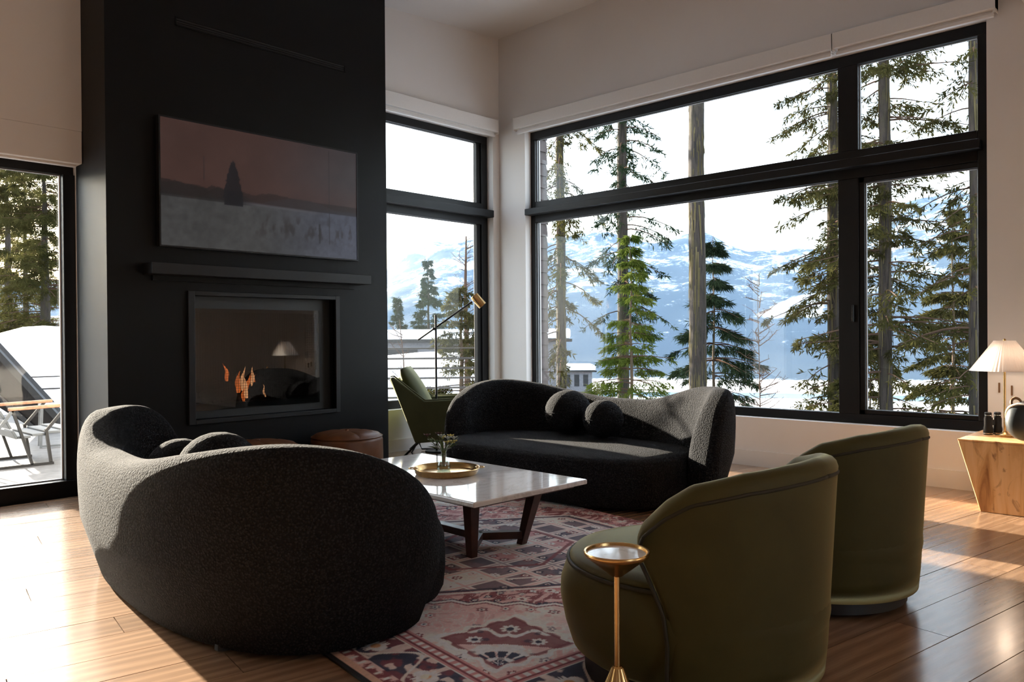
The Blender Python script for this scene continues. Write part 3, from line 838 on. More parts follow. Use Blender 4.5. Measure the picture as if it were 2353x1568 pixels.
fb = thing('flower_posy', 'small posy of yellow green and dark red flowers in the bud vase', 'flowers', (-2.955, -2.475, vz))
for i in range(13):
    a = i*2.4; sp = 0.025+0.068*((i*37 % 13)/13); h = 0.135+0.05*((i*53 % 11)/11)
    tip = Vector((math.cos(a)*sp, math.sin(a)*sp, h))
    MB().tube([(math.cos(a)*0.006, math.sin(a)*0.006, 0.02), (math.cos(a)*0.01, math.sin(a)*0.01, 0.10), tip], 0.0016, 5).build('stem', 'stem_green', fb)
    kind = ('petal_yellow', 'petal_red', 'leaf_silver', 'petal_yellow', 'stem_green')[i % 5]
    fm = MB()
    for k in range(7):
        b = 2*math.pi*k/7; d = Vector((math.cos(b), math.sin(b), 0.55)).normalized(); s = Vector((-math.sin(b), math.cos(b), 0))
        ll = 0.026
        fm.add([tip, tip+d*ll*0.6+s*0.009, tip+d*ll, tip+d*ll*0.6-s*0.009], [(0, 1, 2, 3)])
    fm.ball(tip+Vector((0, 0, 0.002)), 0.006, 5)
    fm.build('flower_head', kind, fb)
for i in range(9):
    a = i*0.7+0.3; b = Vector((math.cos(a)*0.014, math.sin(a)*0.014, 0.105)); e2_ = Vector((math.cos(a)*0.085, math.sin(a)*0.085, 0.125+0.02*(i % 3)))
    s = Vector((-math.sin(a), math.cos(a), 0))*0.008; mm = (b+e2_)/2+Vector((0, 0, 0.008))
    MB().add([b, mm+s, e2_, mm-s], [(0, 1, 2, 3)]).build('leaf', 'stem_green' if i % 2 else 'leaf_silver', fb)

# ================================================================== RUG
re1 = Vector((math.cos(R(-8)), math.sin(R(-8)))); re2 = Vector((-re1.y, re1.x))
RC = Vector((-4.26, -3.5)) - re2*0.65
RWd, RLn = 2.08, 2.85
def rug_pattern(u, v):
    a, b = u*RWd, v*RLn
    one = 0*u[..., None]
    pink, cream, maroon, navy, rose, grey = [lin(c) for c in ([206,166,162],[224,204,194],[118,54,62],[44,48,70],[176,118,118],[132,118,126])]
    RWp = 2.56                                                    # woven repeat; the far border runs under the sofa
    fa = np.minimum(a, RWp-a); fb_ = np.minimum(b, RLn-b)         # folded to one corner
    d = np.minimum(fa, fb_)                                       # distance from the edge
    al = np.where(fa < fb_, b, a)                                 # along the edge
    n1 = fbm(a, b, 5, 1); n2 = fbm(a, b, 22, 2, 4); n3 = fbm(fa, fb_, 9, 4, 3); n4 = fbm(fa, fb_, 15, 9, 3); n5 = fbm(fa, fb_, 26, 6, 2)
    # helper: rows of small woven rosettes, each cell with its own look
    def rosettes(c, p, q, cell, rad_, cols, seed, dens, petals):
        ip, iq = np.floor(p/cell), np.floor(q/cell)
        hs = (np.sin(ip*12.9898+iq*78.233+seed)*43758.5453) % 1.0
        h2 = (np.sin(ip*39.3468+iq*11.135+seed*3.1)*24634.6345) % 1.0
        lx, ly = p-(ip+0.5)*cell-(h2-0.5)*cell*0.25, q-(iq+0.5)*cell-(hs-0.5)*cell*0.25
        rr = np.hypot(lx, ly*(0.75+0.6*h2)); th = np.arctan2(ly, lx)
        sh = rr/(0.55+0.45*np.abs(np.cos(th*petals*0.5+hs*6)))
        on = (hs < dens).astype(float)
        r0 = rad_*cell*(0.75+0.4*h2)
        k = np.floor(h2*len(cols)).astype(int) % len(cols)
        col = np.stack(cols)[k]
        out = mixc(c, col, on*sstep(r0*1.08, r0*0.9, sh))
        out = mixc(out, cream+one, on*sstep(r0*0.55, r0*0.42, rr)*0.9)
        out = mixc(out, (navy if seed % 2 else maroon)+one, on*sstep(r0*0.26, r0*0.18, rr))
        return out
    sd_ = fa+fb_; dq = fa-fb_
    tri = lambda x: np.abs((x % 1.0)-0.5)*2
    zig = 1.50+0.045*tri(dq*5.5)
    # pale corner ground with scattered small flowers and scrolls
    c = mixc(pink+one, cream+one, sstep(0.40, 0.62, n1)*0.8)
    wx = fa+0.03*(n3-0.5); wy = fb_+0.03*(n4-0.5)
    sw = np.sin(wx*70+2.5*np.sin(wy*30))*np.cos(wy*60+2.5*np.sin(wx*28))
    c = mixc(c, cream+one, sstep(0.10, 0.03, np.abs(sw-0.15))*0.7)
    c = mixc(c, rose+one, sstep(0.35, 0.7, sw)*0.35)
    c = rosettes(c, sd_/1.414, np.abs(dq)/1.414, 0.088, 0.30, [maroon, navy, grey, rose], 5, 0.62, 6)
    # dense maroon floral ground beyond the zigzag
    g2 = mixc(rose+one, maroon+one, sstep(0.40, 0.58, n3+0.3*(n2-0.5))*0.85)
    g2 = mixc(g2, pink+one, sstep(0.05, 0.35, np.sin(wx*52+3*np.sin(wy*37))*np.cos(wy*49))*0.9)
    g2 = rosettes(g2, fa, fb_, 0.125, 0.36, [pink, cream, navy, rose], 8, 0.75, 8)
    g2 = rosettes(g2, fa+0.06, fb_+0.05, 0.062, 0.30, [cream, maroon, grey, navy], 11, 0.5, 4)
    g2 = mixc(g2, cream+one, sstep(0.07, 0.02, np.abs(sw))*0.55)
    beyond = (sd_ > zig).astype(float)
    c = mixc(c, g2, beyond)
    for o_, w_, colr in ((0.0, 0.012, cream), (-0.022, 0.007, maroon), (0.022, 0.007, navy)):
        c = mixc(c, colr+one, sstep(w_*1.5, w_*0.7, np.abs(sd_-zig-o_))*0.9)
    # centre medallion: stepped hexagon with outlined blocks
    ca, cb_ = RWp/2-0.12, RLn/2
    hexd = np.maximum(np.abs(a-ca)/0.70, np.abs(a-ca)/1.25+np.abs(b-cb_)/0.66+0.03*np.floor(np.abs(a-ca)*8)/8)
    md = mixc(pink+one, lin([150, 136, 142])+one, sstep(0.42, 0.58, n1))
    cell = 0.155; fx_, fy_ = ((fa+0.05) % cell)/cell-0.5, ((fb_+0.02) % cell)/cell-0.5
    bb = np.maximum(np.abs(fx_), np.abs(fy_)); hk = (np.sin(np.floor((fa+0.05)/cell)*7.7+np.floor((fb_+0.02)/cell)*3.3)*4375.85) % 1.0
    md = mixc(md, np.where((hk > 0.62)[..., None], navy, np.where((hk > 0.35)[..., None], rose, cream)), (bb < 0.42)*0.75)
    md = rosettes(md, fa+0.05, fb_+0.02, cell/2, 0.34, [cream, navy, maroon, pink], 14, 0.8, 6)
    md = mixc(md, cream+one, sstep(0.05, 0.02, np.abs(bb-0.42))*0.8)
    c = mixc(c, md, (hexd < 1.0).astype(float))
    for o_, w_, colr in ((1.0, 0.020, navy), (1.045, 0.014, cream), (0.80, 0.014, cream), (0.50, 0.018, maroon)):
        c = mixc(c, colr+one, sstep(w_*1.4, w_*0.6, np.abs(hexd-o_))*0.9)
    # corner rosette block
    bx_, by_ = fa-0.505, fb_-0.515
    sq = np.maximum(np.abs(bx_), np.abs(by_))
    blk = sstep(0.150, 0.146, sq)
    inn = mixc(pink+one, cream+one, sstep(0.4, 0.6, n2))
    dg = (bx_+by_)/1.414; dp = (bx_-by_)/1.414
    mar = ((dg > -0.03-0.1*np.abs(dp)) ).astype(float)
    inn = mixc(inn, maroon+one, mar*0.9)
    band = sstep(0.016, 0.010, np.abs(dg-0.055-0.25*np.abs(dp)+0.02*np.sin(np.abs(dp)*60)))
    inn = mixc(inn, cream+one, band)
    for (ox, oy, rr) in ((0.105, 0.0, 0.036), (0.0, 0.105, 0.030), (0.0, -0.105, 0.030)):
        r_ = np.hypot(dg-ox, dp-oy); th = np.arctan2(dp-oy, dg-ox)
        pet = sstep(rr*1.08, rr*0.92, r_/(0.62+0.38*np.abs(np.cos(th*4))))
        inn = mixc(inn, cream+one, pet); inn = mixc(inn, navy+one, sstep(rr*0.42, rr*0.34, r_))
    r_ = np.hypot(dg+0.19, dp)
    fan = sstep(0.105, 0.100, r_)*(np.cos(np.arctan2(dp, dg+0.19)*14) > -0.7)
    inn = mixc(inn, navy+one, fan); inn = mixc(inn, cream+one, sstep(0.012, 0.008, np.abs(r_-0.045)))
    sp = sstep(0.68, 0.76, fbm(dg*1.0, np.abs(dp), 30, 13, 2)); inn = mixc(inn, navy+one, sp*0.7)
    c = mixc(c, inn, blk)
    c = mixc(c, maroon+one, sstep(0.010, 0.006, np.abs(sq-0.150))*0.9)
    c = mixc(c, cream+one, sstep(0.012, 0.008, np.abs(sq-0.166-0.012*np.sin(np.arctan2(by_, bx_)*12)))*0.9)
    # borders, counted from the edge inwards
    mot = np.sin(al*2*np.pi/0.30)
    ctr = np.abs(((al/0.30) % 1)-0.5)*0.30
    rad = np.hypot(ctr, d-0.155)
    ang = np.arctan2(d-0.155, ((al/0.30) % 1-0.5))
    nav = mixc(navy+one, lin([58, 58, 78])+one, sstep(0.45, 0.6, n2))
    nav = mixc(nav, maroon+one, sstep(0.52, 0.60, n4)*0.8)
    nav = mixc(nav, cream+one, sstep(0.05, 0.044, rad/(0.6+0.4*np.abs(np.cos(ang*4)))))
    nav = mixc(nav, lin([190, 140, 90])+one, sstep(0.020, 0.014, rad))
    nav = mixc(nav, cream+one, sstep(0.011, 0.005, np.abs(d-0.155-0.075*np.sin(al*2*np.pi/0.30+1.6)))*0.8)
    nav = mixc(nav, cream+one, sstep(0.62, 0.70, n5)*0.7)
    guard = mixc(rose+one, cream+one, sstep(-0.2, 0.3, np.sin(al*2*np.pi/0.035))*sstep(0.014, 0.008, np.abs(d-0.275)))
    guard = mixc(guard, maroon+one, sstep(0.006, 0.003, np.abs(d-0.258))+sstep(0.006, 0.003, np.abs(d-0.292)))
    red = mixc(maroon+one, pink+one, sstep(0.5, 0.6, n2)); red = mixc(red, cream+one, sstep(0.5, 0.8, np.sin(al*2*np.pi/0.05))*sstep(0.016, 0.008, np.abs(d-0.06)))
    c = np.where((d < 0.305)[..., None], guard, c)
    c = np.where((d < 0.246)[..., None], cream*0.9+one, c)
    c = np.where((d < 0.240)[..., None], nav, c)
    c = np.where((d < 0.085)[..., None], red, c)
    c = np.where((d < 0.042)[..., None], lin([190, 150, 128])+one, c)
    c = np.where((d < 0.018)[..., None], lin([24, 26, 34])+one, c)
    c = c*0.84+0.16*c.mean(-1, keepdims=True)
    fade = 0.80+0.35*fbm(a, b, 3, 21)
    return np.clip(1.65*c*fade[..., None]*(0.88+0.24*n2)[..., None], 0, 0.88)
rug = thing('area_rug', 'worn pink and navy persian style area rug under the seating', 'rug', (RC.x, RC.y, 0.0), R(-8))
pile = grid_object('pile', RWd, RLn, 430, 590, rug_pattern, 'rug_weave', 'pattern', rug)
pile.location = (0, 0, 0.008)
MB().box((0, 0, 0.0003), (RWd, RLn, 0.0078)).build('backing', 'plinth_black', rug)

# ================================================================== SMALL FURNITURE
dt = thing('drinks_table', 'small brass drinks table with shallow dish top beside the velvet chair', 'table', (-4.035, -4.333, 0.0))
MB().lathe([(0.008, 0.405), (0.014, 0.405), (0.074, 0.452), (0.080, 0.456), (0.082, 0.464), (0.080, 0.4675), (0.076, 0.466), (0.074, 0.459), (0.01, 0.457)], 56).build('dish_top', 'brass', dt, smooth=True, auto=45); dish_ = [o for o in COL.objects if o.parent == dt][0]
MB().lathe([(0.0715, 0.4575), (0.0715, 0.4605), (0.01, 0.4607)], 48).build('marble_inlay', 'marble', dish_)
MB().lathe([(0.0075, 0.15), (0.0075, 0.41)], 16).build('pole', 'brass', dt, smooth=True, auto=60)
cone = []
for (r, z) in ((0.095, 0.0), (0.095, 0.008), (0.07, 0.04), (0.014, 0.178), (0.010, 0.182)):
    cone.append([((r*(1+0.05*(k % 2)))*math.cos(2*math.pi*k/40), (r*(1+0.05*(k % 2)))*math.sin(2*math.pi*k/40), z) for k in range(40)])
MB().rings(cone).build('fluted_base', 'brass', dt)

def pouf(label, loc, r, h):
    t = thing('leather_pouf', label, 'pouf', loc, 0.3, 'brown leather poufs before the fireplace')
    prof = [(0.82, 0.0), (0.93, 0.012), (0.99, 0.05), (1.0, h*0.5), (0.99, h-0.06), (0.96, h-0.035)]
    pb_ = MB().lathe([(r*a, z) for a, z in prof], 48).build('body', 'leather', t, smooth=True)
    for k in range(6):
        a0 = 2*math.pi*k/6; n = 10; P = [(0, 0, h+0.004)]; F = []
        rows = []
        for rr, z in ((0.33, h+0.003), (0.66, h-0.003), (0.88, h-0.016), (0.965, h-0.034)):
            rows.append([(r*rr*math.cos(a0+2*math.pi/6*(j/n)*0.985+0.008), r*rr*math.sin(a0+2*math.pi/6*(j/n)*0.985+0.008), z-0.004*(abs(j/n-0.5)*2)**6) for j in range(n+1)])
        mb = MB(); V = [P[0]]
        for rw in rows: V += rw
        for j in range(n): F.append((0, 1+j, 2+j))
        for q in range(3):
            for j in range(n):
                o_ = 1+q*(n+1)+j; F.append((o_, o_+1, o_+n+2, o_+n+1))
        mb.add(V, F).build('top_panel', 'leather', t, smooth=True)
    MB().lathe([(0.012, h+0.003), (0.012, h+0.009), (0.004, h+0.011)], 14).build('button', 'leather', pb_, smooth=True)
    MB().tube([(r*0.975*math.cos(2*math.pi*k/48), r*0.975*math.sin(2*math.pi*k/48), h-0.036) for k in range(49)], 0.004, 6).build('piping', 'leather', pb_, smooth=True)
    return t
pouf('tan leather pouf between the fireplace and the back of the curved sofa', (-3.05, -0.79, 0), 0.255, 0.335)
pouf('dark brown leather pouf at the corner of the fireplace', (-2.40, -0.835, 0), 0.25, 0.345)

# block side table with lamp
bt = thing('block_table', 'tapered solid spalted wood block side table by the wall', 'table', (-0.325, -4.60, 0), 0)
def hexa(b, t_, z0, z1):
    return [(b[0], b[2], z0), (b[1], b[2], z0), (b[1], b[3], z0), (b[0], b[3], z0), (t_[0], t_[2], z1), (t_[1], t_[2], z1), (t_[1], t_[3], z1), (t_[0], t_[3], z1)]
MB().add(hexa((-0.30, 0.26, -0.26, 0.26), (-0.285, 0.30, -0.33, 0.375), 0.0, 0.385), [(0,3,2,1),(4,5,6,7),(0,1,5,4),(1,2,6,5),(2,3,7,6),(3,0,4,7)]).build('wood_block', 'spalted_wood', bt, bevel=0.004)
MB().add(hexa((-0.285, 0.30, -0.33, 0.375), (-0.287, 0.302, -0.332, 0.377), 0.3852, 0.3953), [(0,3,2,1),(4,5,6,7),(0,1,5,4),(1,2,6,5),(2,3,7,6),(3,0,4,7)]).build('top_board', 'spalted_wood', bt, bevel=0.002)
BT = 0.3955
lp = thing('table_lamp', 'table lamp with pale pleated cone shade and slim brass stem', 'lamp', (-0.33, -4.40, BT))
MB().lathe([(0.046, 0.0), (0.048, 0.008), (0.02, 0.016), (0.012, 0.03)], 32).build('base', 'brass', lp, smooth=True, auto=50)
MB().lathe([(0.0065, 0.02), (0.0065, 0.545)], 14).build('stem', 'brass', lp, smooth=True, auto=60)
sh = []
for (r, z) in ((0.180, 0.382), (0.178, 0.383), (0.057, 0.552), (0.055, 0.556), (0.052, 0.552), (0.174, 0.383)):
    sh.append([((r*(1+0.008*(k % 2)))*math.cos(2*math.pi*k/120), (r*(1+0.008*(k % 2)))*math.sin(2*math.pi*k/120), z) for k in range(120)])
shade_ = MB().rings(sh, loop=True).build('shade', 'lamp_shade', lp)
MB().ball((0, 0, 0.455), 0.022, 8).build('bulb', 'bulb_glow', lp, smooth=True)
bl = bpy.data.lights.new('lamp_bulb', 'POINT'); bl.energy = 3.0; bl.color = (1.0, 0.76, 0.56); bl.shadow_soft_size = 0.03
blo = bpy.data.objects.new('bulb_light', bl); COL.objects.link(blo); blo.parent = lp; blo.location = (0, 0, 0.425)
MB().lathe([(0.003, 0.54), (0.007, 0.552), (0.008, 0.562), (0.002, 0.568)], 12).build('finial', 'brass', shade_, smooth=True)
MB().beam((-0.05, 0, 0.543), (0.05, 0, 0.543), 0.003, 0.003).build('shade_spider', 'brass', shade_)
# binoculars standing on their objective ends
bi = thing('binoculars', 'black binoculars standing upright on the wood block table', 'binoculars', (-0.265, -4.325, BT), R(-40))
for s in (-1, 1):
    bar_ = MB().lathe([(0.024, 0.0), (0.026, 0.004), (0.026, 0.035), (0.022, 0.05), (0.022, 0.095), (0.018, 0.105), (0.019, 0.128), (0.015, 0.132)], 22, (s*0.030, 0)).build('barrel', 'black_metal', bi, smooth=True, auto=35)
    MB().lathe([(0.0265, 0.006), (0.0265, 0.010)], 22, (s*0.030, 0)).build('lens_ring', 'silver', bar_)
    MB().lathe([(0.0195, 0.112), (0.0195, 0.116)], 22, (s*0.030, 0)).build('eyepiece_ring', 'silver', bar_)
MB().box((-0.02, -0.008, 0.055), (0.02, 0.008, 0.09)).build('bridge', 'black_metal', bi, bevel=0.003)
MB().lathe([(0.008, 0.07), (0.008, 0.10)], 14).build('focus_wheel', 'silver', bi)
# dark round flask with a metal hoop
fk = thing('round_vessel', 'dark teal round vessel leaning in a metal hoop on the wood block table', 'vessel', (-0.485, -4.535, BT), R(-43))
fk.scale = (1.28, 1.28, 1.28)
MB().ball((0, 0, 0.088), 0.088, 16, (1.0, 0.62, 1.0)).build('vessel_body', 'teal_stone', fk, smooth=True)
hx = Vector((0.82, 0.05, -0.55)); hy = Vector((0.25, -0.95, 0.22))
MB().torus((-0.012, -0.028, 0.088), 0.090, 0.0055, 48, 8, axes=(Vector((-0.55, 0.0, 0.835)), Vector((0.30, -0.93, 0.20)))).build('hoop', 'silver', fk, smooth=True)
MB().torus((-0.045, 0.0, 0.165), 0.022, 0.006, 24, 8, axes=(Vector((1, 0, 0)), Vector((0, 0.2, 1)))).build('loop_handle', 'bronze', fk, smooth=True)
pk = thing('shell_dish', 'small pale pink dish beside the round vessel', 'dish', (-0.555, -4.69, BT))
MB().lathe([(0.02, 0.0), (0.034, 0.008), (0.040, 0.02), (0.036, 0.019), (0.028, 0.010), (0.004, 0.006)], 24).build('bowl', 'pale_pink', pk, smooth=True)
for yy, zz in ((-4.305, 0.655), (-4.372, 0.64)):
    p = thing('wall_pull', 'slim bronze pull %s' % ('next to the window frame behind the lamp' if yy > -4.34 else 'on the white wall just behind the lamp stem'), 'handle', (0, yy, zz), 0, 'bronze pulls behind the table lamp')
    MB().box((-0.016, -0.005, -0.028), (-0.008, 0.005, 0.034)).build('bar', 'bronze', p, bevel=0.002)
    MB().box((-0.010, -0.003, 0.018), (0, 0.003, 0.026)).build('post', 'bronze', p); MB().box((-0.010, -0.003, -0.02), (0, 0.003, -0.012)).build('post', 'bronze', p)

# ================================================================== GREEN LOUNGE CHAIR + FLOOR LAMP
# local +x = facing direction, y = across, z up
lc = thing('lounge_chair', 'angular green velvet lounge chair with thin black legs by the tall window', 'chair', (-1.20, -0.42, 0), YAW-math.pi/2)
def slab(pts, y0, y1):
    n = len(pts)
    return MB().add([(x, y0, z) for x, z in pts]+[(x, y1, z) for x, z in pts], [tuple(range(n))[::-1], tuple(range(n, 2*n))]+[(i, (i+1) % n, n+(i+1) % n, n+i) for i in range(n)])
W2 = 0.27
slab([(-0.16, 0.135), (0.36, 0.175), (0.37, 0.235), (-0.12, 0.26)], -W2+0.03, W2-0.03).build('seat_shell', 'green_velvet', lc, bevel=0.012)
slab([(-0.15, 0.14), (-0.08, 0.22), (-0.315, 0.66), (-0.365, 0.655)], -W2+0.015, W2-0.015).build('back_shell', 'green_velvet', lc, bevel=0.012)
cb2 = []
for i in range(13):
    t = i/12; x = -0.05-0.245*t; z = 0.26+0.475*t; r = 0.082*math.sin(math.pi*(0.12+0.78*t))**0.5
    cb2.append([(x+0.02+r*0.9*math.cos(a)*0.88, (W2-0.07)*math.copysign(abs(math.sin(a))**0.5, math.sin(a)), z+r*0.9*math.cos(a)*0.48) for a in [2*math.pi*k/28 for k in range(28)]])
MB().rings(cb2).build('back_cushion', 'green_velvet', lc, smooth=True)
MB().box((-0.08, -W2+0.06, 0.235), (0.35, W2-0.06, 0.34)).build('seat_cushion', 'green_velvet', lc, bevel=0.035)
for s in (-1, 1):
    y0, y1 = (s*W2-0.018, s*W2+0.018)
    slab([(-0.355, 0.665), (-0.33, 0.675), (-0.075, 0.478), (0.20, 0.488), (0.36, 0.470), (0.375, 0.44), (0.36, 0.17), (-0.155, 0.135)], y0, y1).build('arm', 'green_velvet', lc, bevel=0.010)
    MB().tube([(-0.352, s*W2, 0.677), (-0.325, s*W2, 0.682), (-0.075, s*W2, 0.484), (0.20, s*W2, 0.494), (0.35, s*W2, 0.474)], 0.006, 6).build('arm_piping', 'green_velvet', lc, smooth=True)
    MB().tube([(-0.10, s*W2*0.9, 0.30), (-0.13, s*W2*0.95, 0.14), (-0.27, s*W2*1.02, 0.008)], 0.009, 8).build('leg', 'black_metal', lc, smooth=True)
    MB().tube([(-0.16, s*W2*0.95, 0.105), (-0.185, s*W2*0.98, 0.06), (-0.165, s*W2*0.98, 0.014), (0.20, s*W2*0.9, 0.010), (0.30, s*W2*0.9, 0.17)], 0.007, 8).build('runner', 'black_metal', lc, smooth=True)

lm = thing('floor_lamp', 'thin black floor lamp with brass cylinder head over the lounge chair', 'lamp', (-1.08, -0.27, 0))
MB().lathe([(0.10, 0), (0.102, 0.006), (0.098, 0.012)], 32).build('base', 'black_metal', lm, smooth=True, auto=40)
MB().lathe([(0.0095, 0.01), (0.0095, 1.185)], 12).build('pole', 'black_metal', lm, smooth=True, auto=60)
pa, pb = Vector((-0.10, 0.12, 0.972)), Vector((0.215, -0.235, 1.30))
MB().tube([pa, pb], 0.0085, 8).build('arm', 'black_metal', lm, smooth=True)
MB().ball(pa.lerp(pb, 0.29), 0.014, 8).build('pivot', 'black_metal', lm, smooth=True)
hd = Vector((0.085, -0.09, -0.145)).normalized(); hc = pb+Vector((0.035, -0.037, 0.01))
pu = hd.orthogonal().normalized(); pw = hd.cross(pu)
def disc(c, r): return [c+(pu*math.cos(2*math.pi*k/24)+pw*math.sin(2*math.pi*k/24))*r for k in range(24)]
MB().rings([disc(hc-hd*0.055, 0.034), disc(hc-hd*0.05, 0.038), disc(hc+hd*0.06, 0.038), disc(hc+hd*0.06, 0.034), disc(hc-hd*0.03, 0.033)]).build('lamp_head', 'brass', lm, smooth=True, auto=40)

# ================================================================== OUTSIDE
CX, CY = -5.634, -5.498
# --- land: snowy garden, valley, lake shore and mountains in one height field
ridge_px = [(-200, 640), (200, 640), (880, 606), (1000, 575), (1120, 560), (1260, 556), (1400, 545), (1500, 556), (1620, 552), (1720, 572), (1800, 566), (1900, 556), (2000, 520), (2100, 496), (2200, 482), (2280, 500), (2400, 520), (2900, 540)]
raz = np.array([YAW-math.atan((p-1176.5)/1827) for p, _ in ridge_px])[::-1]
rel = np.array([(774-y)/math.hypot(1827, p-1176.5) for p, y in ridge_px])[::-1]
NA, NR = 520, 230
az = np.linspace(R(-32), R(122), NA)
rr_ = np.concatenate([np.geomspace(6, 1250, 120), np.linspace(1260, 2700, 110)])
AZ, RR = np.meshgrid(az, rr_)
X = CX+RR*np.cos(AZ); Y = CY+RR*np.sin(AZ)
s_ = X*0.9-Y*0.45
znear = -1.15-0.42*np.clip(s_-4.5, 0, None)-0.055*np.clip(RR-30, 0, None)+0.35*(fbm(X+900, Y+900, 0.15, 4)-0.5)*np.clip(RR/20, 0, 1.5)
znear += 1.62*np.exp(-((X-11)**2+(Y-13.5)**2)/50)+6.4*np.exp(-((X-41)**2+(Y-33)**2)/160)   # snow banks under the neighbours' houses
zval = np.maximum(znear, -72.0)
zr = 1+np.interp(AZ, raz, rel)*2350
t_ = np.clip((RR-1290)/1060, 0, 1)
rid = 1-np.abs(2*fbm(X+5000, Y+5000, 1/420, 17, 5)-1)
zm = -72+(zr+72)*(t_**1.1)*(0.80+0.25*rid*np.clip(t_*2, 0, 1))
zm = np.where(RR > 2350, zm-(RR-2350)*0.2, zm)
zm += 22*(fbm(X+5000, Y+5000, 1/160, 23, 4)-0.5)*np.clip(t_*4, 0, 1)
Z = np.where(RR > 1290, zm, zval)
# keep the eye line: scale the rise so that the highest point along each bearing meets the ridge
el = ((Z-1)/RR); mx = np.where(RR > 1400, el, -1).max(0); want = np.interp(az, raz, rel)
mx = np.convolve(np.pad(mx, 30, mode='edge'), np.ones(61)/61, mode='valid')
Z = np.where(RR > 1290, -72+(Z+72)*((want*2200+73)/(mx*2200+73))[None, :], Z)
co = np.stack([X, Y, Z], -1).reshape(-1, 3)
i = np.arange(NA-1)[None, :]+np.arange(NR-1)[:, None]*NA
q = np.stack([i, i+1, i+NA+1, i+NA], -1).reshape(-1, 4)
me = bpy.data.meshes.new('terrain')
me.vertices.add(len(co)); me.vertices.foreach_set('co', co.astype(np.float32).ravel())
me.loops.add(q.size); me.loops.foreach_set('vertex_index', q[:, ::-1].astype(np.int32).ravel())
me.polygons.add(len(q)); me.polygons.foreach_set('loop_start', np.arange(0, q.size, 4, dtype=np.int32))
me.polygons.foreach_set('use_smooth', [True]*len(q)); me.update(calc_edges=True)
# where forest grows: mountain flanks, thinning upwards, with a cleared snowfield
ELV = (Z-1)/RR
PXE = 1176.5+1827*np.tan(YAW-AZ); PYE = 774-ELV*np.hypot(1827, PXE-1176.5)
forest = np.clip(sstep(1292, 1330, RR)*(0.95-0.55*sstep(-40, 160, Z)), 0, 1)
clear = sstep(1700, 1730, PXE)*sstep(1905, 1880, PXE)*sstep(668-(PXE-1880)*0.40-6, 668-(PXE-1880)*0.40+6, PYE)*sstep(742, 732, PYE)
forest = forest*(1-clear)
ca = me.color_attributes.new('forest', 'FLOAT_COLOR', 'POINT')
ca.data.foreach_set('color', np.repeat(np.stack([forest, forest, forest, np.ones_like(forest)], -1).reshape(-1, 4), 1, 0).astype(np.float32).ravel())
t = NT('mountain_land')
at = t.add('ShaderNodeAttribute', attribute_name='forest')
geo = t.add('ShaderNodeNewGeometry')
mp = t.add('ShaderNodeMapping'); mp.inputs['Scale'].default_value = (0.010, 0.010, 0.018); t.link(geo.outputs['Position'], mp.inputs['Vector'])
n_a = t.noise(mp.outputs[0], 1.0, 8, 0.68, 0.6)
mp2 = t.add('ShaderNodeMapping'); mp2.inputs['Scale'].default_value = (0.09, 0.09, 0.05); t.link(geo.outputs['Position'], mp2.inputs['Vector'])
n_b = t.noise(mp2.outputs[0], 1.0, 5, 0.7)
ad = t.add('ShaderNodeMath', operation='MULTIPLY_ADD'); ad.inputs[1].default_value = 0.5; t.link(n_b, ad.inputs[0]); t.link(n_a, ad.inputs[2])
sb = t.add('ShaderNodeMath', operation='SUBTRACT'); sb.inputs[1].default_value = 0.70
t.link(ad.outputs[0], sb.inputs[0])
a2 = t.add('ShaderNodeMath', operation='MULTIPLY_ADD'); a2.inputs[1].default_value = 3.4
t.link(sb.outputs[0], a2.inputs[0]); t.link(at.outputs['Fac'], a2.inputs[2])
fc = t.ramp(a2.outputs[0], [(0.20, (0.62, 0.65, 0.69)), (0.40, (0.15, 0.18, 0.22)), (0.62, (0.020, 0.032, 0.044))])
t.link(fc, t.b.inputs['Base Color']); t.set(Roughness=0.9)
t.b.inputs['Specular IOR Level'].default_value = 0.1
me.materials.append(MATS['mountain_land'])
terr = bpy.data.objects.new('terrain', me); COL.objects.link(terr)
structure(terr, 'snowy ground falling to a valley with forested snowy mountains beyond', 'mountains')
# lake: snow covered ice with an open blue channel
lk = []
for rr0, rr1, nm, mt in ((700, 930, 'lake_ice', 'snow'), (930, 1010, 'open_water', 'lake_water'), (1010, 1330, 'lake_ice', 'snow')):
    lk.append((rr0, rr1, nm, mt))
plain('lake_water', (0.10, 0.17, 0.24), 0.25, var=0.2, scale=0.02)
lake = thing('lake', 'frozen lake with a channel of open blue water', 'lake', kind='structure')
for rr0, rr1, nm, mt in lk:
    mb = MB(); A_ = [R(-30+i*2.0) for i in range(70)]
    mb.rings([[(CX+r*math.cos(a), CY+r*math.sin(a), -70.6) for a in A_] for r in (rr0, rr1)], closed=False).build(nm, mt, lake)

# --- valley haze between the garden and the mountains
th = NT('valley_haze'); th.n.remove(th.b)
vs = th.add('ShaderNodeVolumeScatter'); vs.inputs['Color'].default_value = (0.34, 0.58, 1.0, 1); vs.inputs['Density'].default_value = 0.00010; vs.inputs['Anisotropy'].default_value = 0.0
th.link(vs.outputs[0], th.out.inputs['Volume'])
hz = MB().rings([[(CX+r*math.cos(a), CY+r*math.sin(a), z) for a in [R(-40+i*3) for i in range(58)]] for r, z in ((120, -90), (120, 420), (3200, 420), (3200, -90))], closed=False, loop=True)
o_ = len(hz.v)//4
hz.add([], []); hz.f.append(tuple(k*o_ for k in range(4))); hz.f.append(tuple(k*o_+o_-1 for k in range(4)))
hzo = hz.build('valley_haze', 'valley_haze'); tag(hzo, 'thin blue winter haze lying over the valley', 'haze', kind='stuff')
